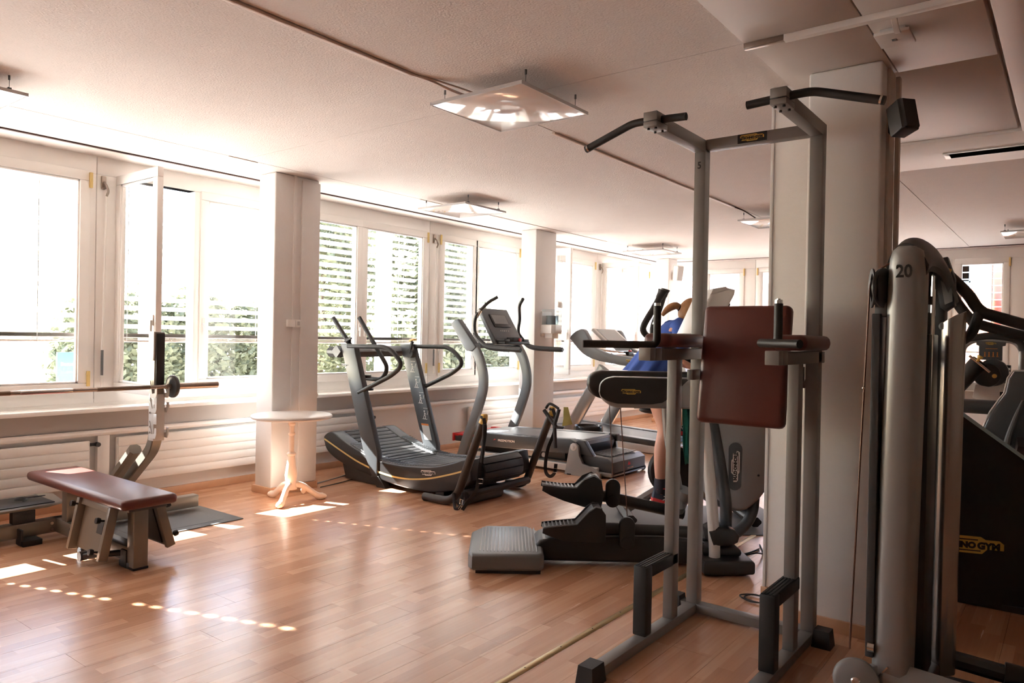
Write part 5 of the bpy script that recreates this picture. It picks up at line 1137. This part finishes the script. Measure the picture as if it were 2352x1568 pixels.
# loudspeakers
bs = thing('wall_speaker', 'black loudspeaker on the right corner of the big column', 'speaker', (-0.64, 3.78, 2.40))
R_ = Matrix.Rotation(math.radians(-28), 3, 'Z') @ Matrix.Rotation(math.radians(14), 3, 'X')
def loc_box(c, R, poly, t, bev):
    b = B().prism(poly, (0, 0, 0), (1, 0, 0), (0, 1, 0), (0, 0, t), bev); b.v = [tuple(Vector(c)+R @ (Vector(p)-Vector((0, 0, t/2)))) for p in b.v]; return b
spk = [(-.045, .10), (.045, .10), (.075, .01), (.06, -.035), (.03, -.055), (-.03, -.055), (-.06, -.035), (-.075, .01)]
Rs = Matrix.Rotation(math.radians(50), 3, 'Z') @ Matrix.Rotation(math.radians(-14), 3, 'X')
obj('cabinet', loc_box((-0.638, 3.735, 2.415), Rs, [(-.036, .062), (.036, .062), (.045, -.022), (.036, -.033), (-.036, -.033), (-.045, -.022)], .15, .010), 'black', bs)
obj('grille', loc_box((-0.638, 3.735, 2.415), Rs, [(-.038, -.031), (.038, -.031), (.033, -.041), (-.033, -.041)], .138, .004), 'rubber', bs)
obj('bracket', B().bar((-0.70, 3.80, 2.40), (-0.645, 3.75, 2.40), .03, .03).box(-0.712, -0.698, 3.77, 3.84, 2.36, 2.44, .003), 'black', bs)
ws_ = thing('wall_speaker', 'small white loudspeaker on the third white column', 'speaker', (-5.33, 11.50, 2.42))
Rw = Matrix.Rotation(math.radians(60), 3, 'Z') @ Matrix.Rotation(math.radians(10), 3, 'X')
obj('cabinet', loc_box((-5.30, 11.44, 2.50), Rw, [(-.05, .09), (.05, .09), (.075, -.0), (.06, -.06), (-.06, -.06), (-.075, 0)], .26, .02), 'white_pl', ws_)
obj('grille', loc_box((-5.30, 11.44, 2.50), Rw, [(-.062, -.055), (.062, -.055), (.05, -.072), (-.05, -.072)], .235, .008), 'grey_pl', ws_)
obj('bracket', B().bar((-5.418, 11.50, 2.47), (-5.33, 11.46, 2.48), .025, .025).box(-5.418, -5.405, 11.46, 11.54, 2.42, 2.52, .003), 'mid_grey', ws_)
# towel dispenser on the second column: clear dome over a paper roll
td = thing('towel_dispenser', 'white paper towel dispenser with clear dome on the second white column', 'dispenser', (-5.32, 7.76, 1.44))
obj('back_plate', B().box(-5.418, -5.395, 7.66, 7.88, 1.40, 1.72, .008), 'white_pl', td)
obj('lower_shell', B().prism([(0, -.11), (.15, -.11), (.19, -.07), (.19, .07), (.15, .11), (0, .11)], (-5.40, 7.77, 1.435), (1, 0, 0), (0, 1, 0), (0, 0, .115), .012), 'white_pl', td)
obj('mouth', B().prism([(.03, -.07), (.14, -.07), (.16, -.04), (.16, .04), (.14, .07), (.03, .07)], (-5.40, 7.77, 1.375), (1, 0, 0), (0, 1, 0), (0, 0, .07), .008), 'white_pl', td)
dm = B(); pr = [(0, -.11), (.15, -.11), (.19, -.07), (.19, .07), (.15, .11), (0, .11)]
for z, k in ((1.55, 1.0), (1.70, .98), (1.735, .93), (1.745, .8)): dm.v += [Vector((-5.40+p*k, 7.77+q*k, z)) for p, q in pr]
for i in range(3):
    for j in range(6): dm.f.append((i*6+j, i*6+(j+1) % 6, (i+1)*6+(j+1) % 6, (i+1)*6+j))
dm.f.append(tuple(18+j for j in range(6)))
obj('dome', dm, 'clear', td)
obj('paper_roll', B().cyl((-5.31, 7.77, 1.55), (-5.31, 7.77, 1.665), .078, n=20), 'paper', td)
obj('towel', B().sweep(spl([(-5.30, 7.77, 1.38), (-5.295, 7.77, 1.2), (-5.30, 7.765, 1.05), (-5.305, 7.75, .98), (-5.315, 7.74, .91)], 5), [(-.030, -.004), (0, .003), (.030, -.004), (.030, -.002), (0, .005), (-.030, -.002)], up=(1, .4, 0), fixed=True, scales=[1.1-.9*(i/20)**4 for i in range(21)]), 'towel_paper', td)
single('wall_thermostat', B().box(-5.40, -5.385, 8.02, 8.10, 1.78, 1.86, .006).box(-5.385, -5.36, 8.035, 8.085, 1.775, 1.845, .006), 'white_pl', 'small white clip box above the towel dispenser', 'box')

# ================================================================== machines at the right, behind the tower
bo = thing('seated_machine', 'black shrouded exercise machine with moulded grey seat behind the silver tower', 'exercise machine', (0.0, 5.0, 0))
pu, pv = Vector((.949, .316, 0)), Vector((-.316, .949, 0)); po_ = Vector((-.49, 4.555, 0))
obj('side_shield', B().prism([(-.35, .02), (1.3, .02), (1.3, .10), (.31, .795), (0, 1.03), (-.35, 1.29)], po_, pu, (0, 0, 1), pv*.03), 'shroud', bo)
obj('shield_edge', B().sweep([po_+pu*-.35+V(0, 0, 1.295)+pv*.015, po_+V(0, 0, 1.035)+pv*.015, po_+pu*.31+V(0, 0, .80)+pv*.015, po_+pu*1.3+V(0, 0, .105)+pv*.015], [(-.018, -.012), (.018, -.012), (.018, .006), (-.018, .006)], fixed=True), 'glass_edge', bo)
badge(bo, po_+pu*.055+V(0, 0, .33)-pv*.0005, pu, (0, 0, 1), .33, 'yellow', 'ink')
obj('foot', B().box(-.75, .9, 4.75, 5.0, .0, .05, .008).box(-.5, .9, 4.62, 4.72, .0, .03), 'black', bo)
# moulded seat shell
seat = [(-.455, .80), (-.44, .88), (-.405, .98), (-.36, 1.06), (-.335, 1.10), (-.32, 1.19), (-.295, 1.235), (-.10, 1.24), (-.06, 1.19), (-.02, 1.08), (.05, .95), (.05, .74), (-.22, .76)]
obj('seat_shell', B().prism(seat, (0, 5.2, 0), (1, 0, 0), (0, .12, 1), (0, .06, -.01), .022), 'dark_grey', bo)
obj('seat_ridge', B().tube(spl([(-.245, 5.31, 1.06), (-.275, 5.285, .97), (-.305, 5.27, .86), (-.315, 5.27, .80)], 6), .022, 10, scales=[.4+.6*i/18 for i in range(19)]), 'mid_grey', bo)
obj('seat_rim', B().tube([Vector((a-.004, 5.2+.12*z, z)) for a, z in seat[:8]], .006, 6), 'silver_lt', bo)
obj('seat_front', B().rsweep([(-.27, 5.26, .80), (-.05, 5.30, .79)], .12, .10, c=.5), 'black', bo, angle=50)
obj('thigh_roller', B().cyl((-.62, 5.45, 1.0), (-.30, 5.45, 1.0), .045, n=18), 'dark_grey', bo)
obj('seat_post', B().box(-.25, -.15, 5.3, 5.42, .05, .8, .01), 'dark_grey', bo)
# leg machine farther back: arch, instruction plate, rollers
lm = thing('leg_machine', 'exercise machine with silver arch, black roller pads and yellow pin behind the grey seat', 'exercise machine', (-.55, 7.4, 0))
obj('arch', B().tube(fil([(-.785, 7.5, .0), (-.785, 7.5, 1.37), (-.71, 7.5, 1.43), (-.42, 7.5, 1.43), (-.362, 7.5, 1.36), (-.362, 7.5, .0)], .07, 6), .022, 10), 'silver', lm, angle=60)
obj('arch_cover', B().rsweep(spl([(-.74, 7.49, 1.44), (-.60, 7.485, 1.468), (-.46, 7.485, 1.455), (-.385, 7.49, 1.42), (-.352, 7.49, 1.35)], 5), .06, .03, up=(0, -1, .2), c=.4), 'black', lm, angle=60)
ip = obj('instruction_plate', B().prism([(-.685, 1.425), (-.47, 1.415), (-.475, 1.385), (-.495, 1.38), (-.495, 1.258), (-.665, 1.262), (-.665, 1.38), (-.685, 1.39)], (0, 7.465, 0), (1, 0, 0), (0, 0, 1), (0, .02, 0), .004), 'dark_grey', lm)
badge(lm, (-.578, 7.464, 1.402), (1, 0, 0), (0, 0, 1), .075, 'yellow', 'ink')
pgm = B()
for k in range(4):
    x = -.62+.03*k; pgm.ball((x, 7.4645, 1.325), .005, .001, .006, 8, 5).box(x-.004, x+.004, 7.464, 7.465, 1.298, 1.318).box(x-.008, x+.008, 7.464, 7.465, 1.29, 1.296)
pgm.box(-.615, -.53, 7.464, 7.465, 1.357, 1.361)
obj('pictogram', pgm, 'orange', ip, kind='stuff')
obj('weight_stack', B().box(-.56, -.44, 7.52, 7.62, .2, 1.22, .004), 'black', lm)
for k in range(13): obj('stack_label', B().box(-.455, -.44, 7.518, 7.521, .82+k*.03, .838+k*.03), 'white_print', lm, kind='stuff')
obj('roller_pad', B().lathe([(.001, 0), (.06, .0), (.068, .01), (.068, .29), (.06, .30), (.001, .30)], (-.80, 7.1, 1.02), 20, (.42, 0, .55)), 'rubber', lm, angle=50)
obj('roller_rod', B().cyl((-.69, 7.02, 1.30), (-.55, 7.05, 1.17), .010, n=8), 'chrome', lm)
kn_ = obj('pull_pin', B().lathe([(.001, 0), (.013, 0), (.012, .02), (.016, .03), (.022, .04), (.022, .05), (.001, .052)], (-.635, 7.03, 1.255), 14, (.5, 0, 1)), 'yellow_knob', lm)
obj('cam_disc', B().lathe([(.001, -.02), (.095, -.02), (.10, 0), (.095, .02), (.001, .02)], (-.585, 7.25, 1.14), 28, (.1, -1, 0)), 'black', lm)
obj('cam_disc', B().lathe([(.001, -.02), (.11, -.02), (.115, 0), (.11, .02), (.001, .02)], (-.55, 7.33, 1.16), 28, (.1, -1, 0)), 'dark_grey', lm)
obj('pin_tip', B().lathe([(.001, .02), (.014, .016), (.018, 0)], (-.530, 7.225, 1.135), 12, (.1, -1, 0)), 'yellow_knob', lm)
obj('frame_beam', B().box(-.80, -.30, 7.36, 7.46, 1.0, 1.07, .01), 'silver_lt', lm)
obj('hinge_plate', B().prism([(-.68, .95), (-.66, 1.06), (-.49, 1.03), (-.49, .96), (-.53, .91), (-.57, .90)], (0, 7.2, 0), (1, 0, 0), (0, 0, 1), (0, .02, 0), .004).cyl((-.645, 7.199, .985), (-.645, 7.196, .985), .008, n=8), 'silver_lt', lm)
obj('base', B().box(-.85, -.28, 7.0, 7.7, 0, .08, .01), 'silver', lm)

# ================================================================== spin bike and rider behind the elliptical trainer
def K_(u, v, z): return EO+EU*u+EN*(1.4+v)+EZ*z
sb = thing('spin_bike', 'dark spin bike under the rider in the blue shirt', 'exercise bike', K_(1.1, 0, 0))
KU = EU
obj('stabiliser', B().rsweep([K_(.70, -.26, .05), K_(.70, .26, .05)], .09, .07, c=.4), 'black', sb)
obj('stabiliser', B().rsweep([K_(1.62, -.26, .05), K_(1.62, .26, .05)], .09, .07, c=.4), 'black', sb)
obj('main_beam', B().rsweep([K_(.70, 0, .07), K_(1.06, 0, .30), K_(1.45, 0, .42), K_(1.62, 0, .08)], .06, .07, c=.4, fixed=False), 'silver', sb)
obj('crank_cover', B().lathe([(.001, -.02), (.17, -.02), (.19, 0), (.17, .02), (.001, .02)], K_(1.045, -.06, .385), 32, -EN), 'black', sb)
obj('flywheel', B().lathe([(.10, -.02), (.21, -.02), (.22, 0), (.21, .02), (.10, .02)], K_(1.45, 0, .32), 32, -EN), 'steel', sb)
obj('seat_tube', B().tube([K_(1.06, 0, .30), K_(.95, 0, .83)], .025, 10), 'silver', sb)
obj('saddle', B().ball(K_(.92, 0, .84), .13, .07, .03, rot=Matrix.Rotation(EA, 3, 'Z')), 'black', sb)
obj('head_tube', B().tube([K_(1.45, 0, .42), K_(1.36, 0, 1.08)], .028, 10), 'silver', sb)
obj('handlebar', B().tube(fil([K_(1.50, -.2, 1.14), K_(1.34, -.2, 1.14), K_(1.30, 0, 1.10), K_(1.34, .2, 1.14), K_(1.50, .2, 1.14)], .06), .016, 10), 'foam', sb)
cr = obj('crank_arm', B().bar(K_(1.045, -.09, .36), K_(1.0, -.11, .14), .02, .03), 'chrome', sb)
obj('pedal', B().frame_box(K_(.99, -.17, .125), EU*.05, EN*.045, EZ*.012, .004), 'black', sb)
obj('toe_strap', B().tube([K_(.955, -.22, .13), K_(.975, -.215, .19), K_(.985, -.18, .205), K_(.99, -.13, .19), K_(.98, -.12, .13)], .008, 6), 'strap', sb)
obj('strap_buckle', B().tube([K_(.94, -.225, .135), K_(.965, -.225, .185), K_(.985, -.225, .175), K_(.962, -.225, .125)], .007, 6, closed=True), 'gold', sb)
obj('crank_arm', B().bar(K_(1.045, .09, .41), K_(1.09, .11, .62), .02, .03), 'chrome', sb)
obj('pedal', B().frame_box(K_(1.10, .17, .63), EU*.05, EN*.045, EZ*.012, .004), 'black', sb)
mt2 = single('floor_mat', B().prism([(.52, -.45), (1.9, -.45), (1.9, .45), (.52, .45)], EO+EN*1.4+EZ*.0005, EU, EN, EZ*.007, .003), 'matgrey', 'thin grey mat under the spin bike', 'mat')
tw_ = B()
nn = 14
for i in range(nn+1):
    u = 1.08+.14*i/nn
    for j in range(9):
        z = .93-.46*j/8; tw_.v.append(tuple(K_(u+.03*j/8+.006*math.sin(i*1.9+j), -.16+.016*math.sin(i*1.7)+.01*math.sin(j*1.2), z-.05*abs(i/nn-.4))))
for i in range(nn):
    for j in range(8): tw_.f.append((i*9+j, (i+1)*9+j, (i+1)*9+j+1, i*9+j+1))
o_tw = single('gym_towel', tw_, 'teal', 'dark teal towel hanging beside the rider behind the pull-up station post', 'towel')
so_ = o_tw.modifiers.new('thickness', 'SOLIDIFY'); so_.thickness = .008
# rider
def skinned(name, joints, edges, m, parent, root=0, sub=2):
    me = bpy.data.meshes.new(name); me.from_pydata([tuple(j[0]) for j in joints], edges, [])
    ob = bpy.data.objects.new(name, me); COL.objects.link(ob)
    md = ob.modifiers.new('skin', 'SKIN'); md.use_smooth_shade = True
    for i, j in enumerate(joints):
        sv = me.skin_vertices[0].data[i]; r = j[1]; sv.radius = r if isinstance(r, tuple) else (r, r); sv.use_root = (i == root)
    sb_ = ob.modifiers.new('sub', 'SUBSURF'); sb_.levels = sub; sb_.render_levels = sub
    ev = ob.evaluated_get(bpy.context.evaluated_depsgraph_get()); nm = bpy.data.meshes.new_from_object(ev)
    b = B().add([v.co.copy() for v in nm.vertices], [tuple(f.vertices) for f in nm.polygons])
    bpy.data.objects.remove(ob); bpy.data.meshes.remove(me); bpy.data.meshes.remove(nm)
    return obj(name, b, m, parent, angle=80)
pe = thing('person', 'person in a loose blue shirt leaning forward on the spin bike, hair tied back', 'person', K_(.95, 0, 0))
J = [(K_(.90, 0, 1.06), (.15, .13)), (K_(.95, 0, 1.20), (.14, .12)), (K_(1.02, 0, 1.36), (.15, .12)), (K_(1.06, 0, 1.46), (.13, .10)), (K_(1.11, 0, 1.505), .058), (K_(1.15, 0, 1.545), .06),
     (K_(.905, -.10, 1.02), .10), (K_(.93, -.13, .90), .092), (K_(.965, -.155, .74), .068), (K_(.962, -.16, .69), .06), (K_(.935, -.165, .56), .060), (K_(.925, -.17, .45), .048), (K_(.93, -.17, .30), .036), (K_(.925, -.17, .225), .04), (K_(1.0, -.17, .165), .035), (K_(1.06, -.17, .15), .025),
     (K_(.95, .10, 1.02), .10), (K_(1.08, .13, .96), .09), (K_(1.22, .15, .92), .066), (K_(1.23, .155, .86), .058), (K_(1.17, .16, .76), .055), (K_(1.11, .165, .70), .036), (K_(1.10, .165, .665), .04), (K_(1.20, .165, .66), .03),
     (K_(1.06, -.17, 1.45), .062), (K_(1.055, -.215, 1.34), .048), (K_(1.06, -.235, 1.25), .040), (K_(1.13, -.225, 1.20), .036), (K_(1.24, -.21, 1.165), .026), (K_(1.30, -.205, 1.165), .028),
     (K_(1.06, .17, 1.45), .062), (K_(1.07, .22, 1.34), .048), (K_(1.10, .235, 1.24), .040), (K_(1.17, .225, 1.20), .036), (K_(1.27, .21, 1.165), .026), (K_(1.33, .205, 1.165), .028)]
Ed = [(0, 1), (1, 2), (2, 3), (3, 4), (4, 5), (0, 6), (6, 7), (7, 8), (8, 9), (9, 10), (10, 11), (11, 12), (12, 13), (13, 14), (14, 15), (0, 16), (16, 17), (17, 18), (18, 19), (19, 20), (20, 21), (21, 22), (22, 23),
      (3, 24), (24, 25), (25, 26), (26, 27), (27, 28), (28, 29), (3, 30), (30, 31), (31, 32), (32, 33), (33, 34), (34, 35)]
body = skinned('body', J, Ed, 'skin', pe)
Rh = Matrix.Rotation(EA, 3, 'Z') @ Matrix.Rotation(math.radians(24), 3, 'Y')
hc = K_(1.185, 0, 1.588)
hb2 = B().ball(hc, .098, .074, .112, 20, 14, Rh).ball(hc+Rh @ Vector((.035, 0, -.06)), .065, .055, .06, 16, 10, Rh)
hb2.ball(hc+Rh @ Vector((.100, 0, -.015)), .018, .013, .022, 10, 8, Rh)                                 # nose
for s in (-1, 1): hb2.ball(hc+Rh @ Vector((-.005, s*.074, -.01)), .020, .008, .030, 12, 8, Rh)       # ears
hd_ = obj('head', hb2, 'skin', pe, angle=80)
ey = B()
for s in (-1, 1): ey.ball(hc+Rh @ Vector((.086, s*.030, .012)), .011, .011, .009, 10, 8, Rh)
obj('eyes', ey, 'white_pl', hd_, kind='stuff')
obj('mouth', B().ball(hc+Rh @ Vector((.094, 0, -.062)), .008, .022, .007, 10, 6, Rh), 'coral', hd_)
obj('earphone', B().ball(hc+Rh @ Vector((.002, -.082, -.012)), .007, .006, .008, 8, 6, Rh).tube([hc+Rh @ Vector((.004, -.084, -.015)), hc+Rh @ Vector((.006, -.083, -.045))], .003, 6), 'white_pl', hd_)
hair = B().ball(hc+Rh @ Vector((-.010, 0, .010)), .100, .080, .112, 28, 20, Rh)
Ri = Rh.transposed()
def hl(f):
    c = Ri @ (sum((Vector(hair.v[i]) for i in f), Vector())/len(f)-hc)
    return c.x < 0.018+0.95*c.z
hair.f = [f for f in hair.f if hl(f)]
hr_ = obj('hair', hair, 'hair', pe, angle=80)
sd_ = hr_.modifiers.new('thickness', 'SOLIDIFY'); sd_.thickness = .006
pt = spl([hc+Rh @ Vector((-.095, 0, .0)), hc+Rh @ Vector((-.135, 0, .004)), hc+Rh @ Vector((-.165, 0, -.02)), hc+Rh @ Vector((-.190, -.01, -.06)), hc+Rh @ Vector((-.205, -.015, -.11))], 5)
obj('ponytail', B().tube(pt, .027, 10, scales=[.5+.6*math.sin(PI*min(1, .15+.85*i/(len(pt)-1))) for i in range(len(pt))]), 'hair', hr_, angle=80)
obj('hair_tie', B().tube([hc+Rh @ Vector((-.105, .022*math.cos(t), .0+.022*math.sin(t))) for t in [k*PI/6 for k in range(12)]], .006, 6, closed=True), 'ink', hr_)
# shirt: rings along the torso, flaring into folds at the hem
sh_b = B(); rings = [(.83, 1.105, .19, .20), (.865, 1.16, .185, .195), (.91, 1.24, .175, .19), (.96, 1.32, .168, .19), (1.01, 1.40, .158, .20), (1.05, 1.465, .13, .20), (1.085, 1.515, .075, .12), (1.10, 1.535, .062, .07)]
nr = 48
for i, (u, z, ru, rv) in enumerate(rings):
    fold = .016*max(0, 1-i/3.5)
    for j in range(nr):
        t = 2*PI*j/nr; q = 1+(fold/ru)*(math.sin(9*t)+.5*math.sin(17*t+1))
        ax_u = Vector((.80, 0, -.35)) if i > 3 else Vector((.95, 0, -.2))
        p = EU*(ru*q*math.cos(t)*ax_u.x) + EN*(rv*q*math.sin(t)) + EZ*(ru*math.cos(t)*ax_u.z)
        sh_b.v.append(tuple(K_(u+.03, 0, z)+p))
for i in range(len(rings)-1):
    for j in range(nr): sh_b.f.append((i*nr+j, i*nr+(j+1) % nr, (i+1)*nr+(j+1) % nr, (i+1)*nr+j))
for s in (-1, 1):
    pts = [K_(1.055, s*.12, 1.47), K_(1.06, s*.175, 1.45), K_(1.055, s*.215, 1.37), K_(1.055, s*.232, 1.29)]
    sh_b.tube(spl(pts, 4), .074, 14, scales=[1.0-.02*i for i in range(13)])
so2 = obj('shirt', sh_b, 'shirt', pe, angle=80)
shorts = skinned('shorts', [(K_(.90, 0, 1.06), (.165, .145)), (K_(.907, -.10, 1.0), .118), (K_(.925, -.125, .955), .115), (K_(.96, .10, 1.01), .118), (K_(1.06, .13, .965), .11)], [(0, 1), (1, 2), (0, 3), (3, 4)], 'ink', pe)
for (a, c_, d_) in (((.93, -.17, .345), (.928, -.17, .235), -.17), ((1.125, .165, .725), (1.10, .165, .67), .165)):
    obj('sock', B().tube([K_(*a), K_((a[0]+c_[0])/2, a[1], (a[2]+c_[2])/2), K_(*c_)], .046, 12), 'sock', pe)
def shoe(u, v, z, pitch):
    Rsh = Matrix.Rotation(EA, 3, 'Z') @ Matrix.Rotation(pitch, 3, 'Y'); o = K_(u, v, z); b = B(); s_ = B()
    prof = [(-.10, .030, .07), (-.075, .038, .085), (-.03, .040, .085), (.02, .042, .068), (.08, .046, .05), (.13, .040, .036), (.155, .02, .025)]
    for (x, w, h) in prof:
        for t in range(12):
            a = PI*t/11; b.v.append(tuple(o+Rsh @ Vector((x, w*math.cos(a), .012+h*math.sin(a)**.8))))
    for i in range(len(prof)-1):
        for t in range(11): b.f.append((i*12+t, i*12+t+1, (i+1)*12+t+1, (i+1)*12+t))
        b.f.append((i*12+11, i*12, (i+1)*12, (i+1)*12+11))
    b.f += [tuple(range(11, -1, -1)), tuple((len(prof)-1)*12+t for t in range(12))]
    so = obj('shoe', b, 'shoe', pe, angle=60)
    out = [(x, w+.006) for x, w, h in prof]; poly = [(x, w) for x, w in out]+[(x, -w) for x, w in reversed(out)]
    sb3 = B().prism(poly, (0, 0, -.012), (1, 0, 0), (0, 1, 0), (0, 0, .032), .006); sb3.v = [tuple(o+Rsh @ Vector(p)) for p in sb3.v]
    obj('sole', sb3, 'coral', so)
    st_b = B()
    for x0, x1, z0, z1 in ((-.01, .035, .075, .02), (.02, -.03, .07, .02), (-.03, .05, .05, .045), (.03, .065, .066, .025)):
        st_b.bar(o+Rsh @ Vector((x0, -.045, z0)), o+Rsh @ Vector((x1, -.049, z1)), .003, .007, up=(1, 0, .3))
    obj('side_stripe', st_b, 'white_print', so, kind='stuff')
    lc = B()
    for k in range(4): lc.tube([o+Rsh @ Vector((.005+.022*k, -.022, .085-.011*k)), o+Rsh @ Vector((.012+.022*k, 0, .097-.012*k)), o+Rsh @ Vector((.019+.022*k, .022, .085-.011*k))], .005, 6)
    lc.tube([o+Rsh @ Vector((-.085, -.034, .085)), o+Rsh @ Vector((-.04, -.040, .105)), o+Rsh @ Vector((.0, -.030, .10))], .005, 6)
    obj('laces', lc, 'coral', so, kind='stuff')
shoe(.965, -.17, .165, math.radians(14)); shoe(1.14, .165, .645, math.radians(0))
# hands: palm with five curled fingers around the bar ends
for s in (-1, 1):
    b = B(); pal = K_(1.33 if s < 0 else 1.36, s*.205, 1.168)
    b.frame_box(pal, EU*.035, EN*.040, EZ*.013, .009)
    for k in range(4):
        q = pal+EU*.03+EN*(s*(-.03+.02*k)); L3 = (.9, 1.0, .95, .75)[k]
        b.tube(spl([q, q+EU*.030*L3+EZ*.004, q+EU*.048*L3-EZ*.014, q+EU*.034*L3-EZ*.036, q+EU*.012-EZ*.038], 3), .0085, 8)
    q = pal-EN*(s*.036)-EU*.008
    b.tube(spl([q, q-EN*(s*.014)+EU*.012-EZ*.012, q-EN*(s*.006)+EU*.032-EZ*.030], 3), .0095, 8)
    obj('hand', b, 'skin', pe, angle=80)
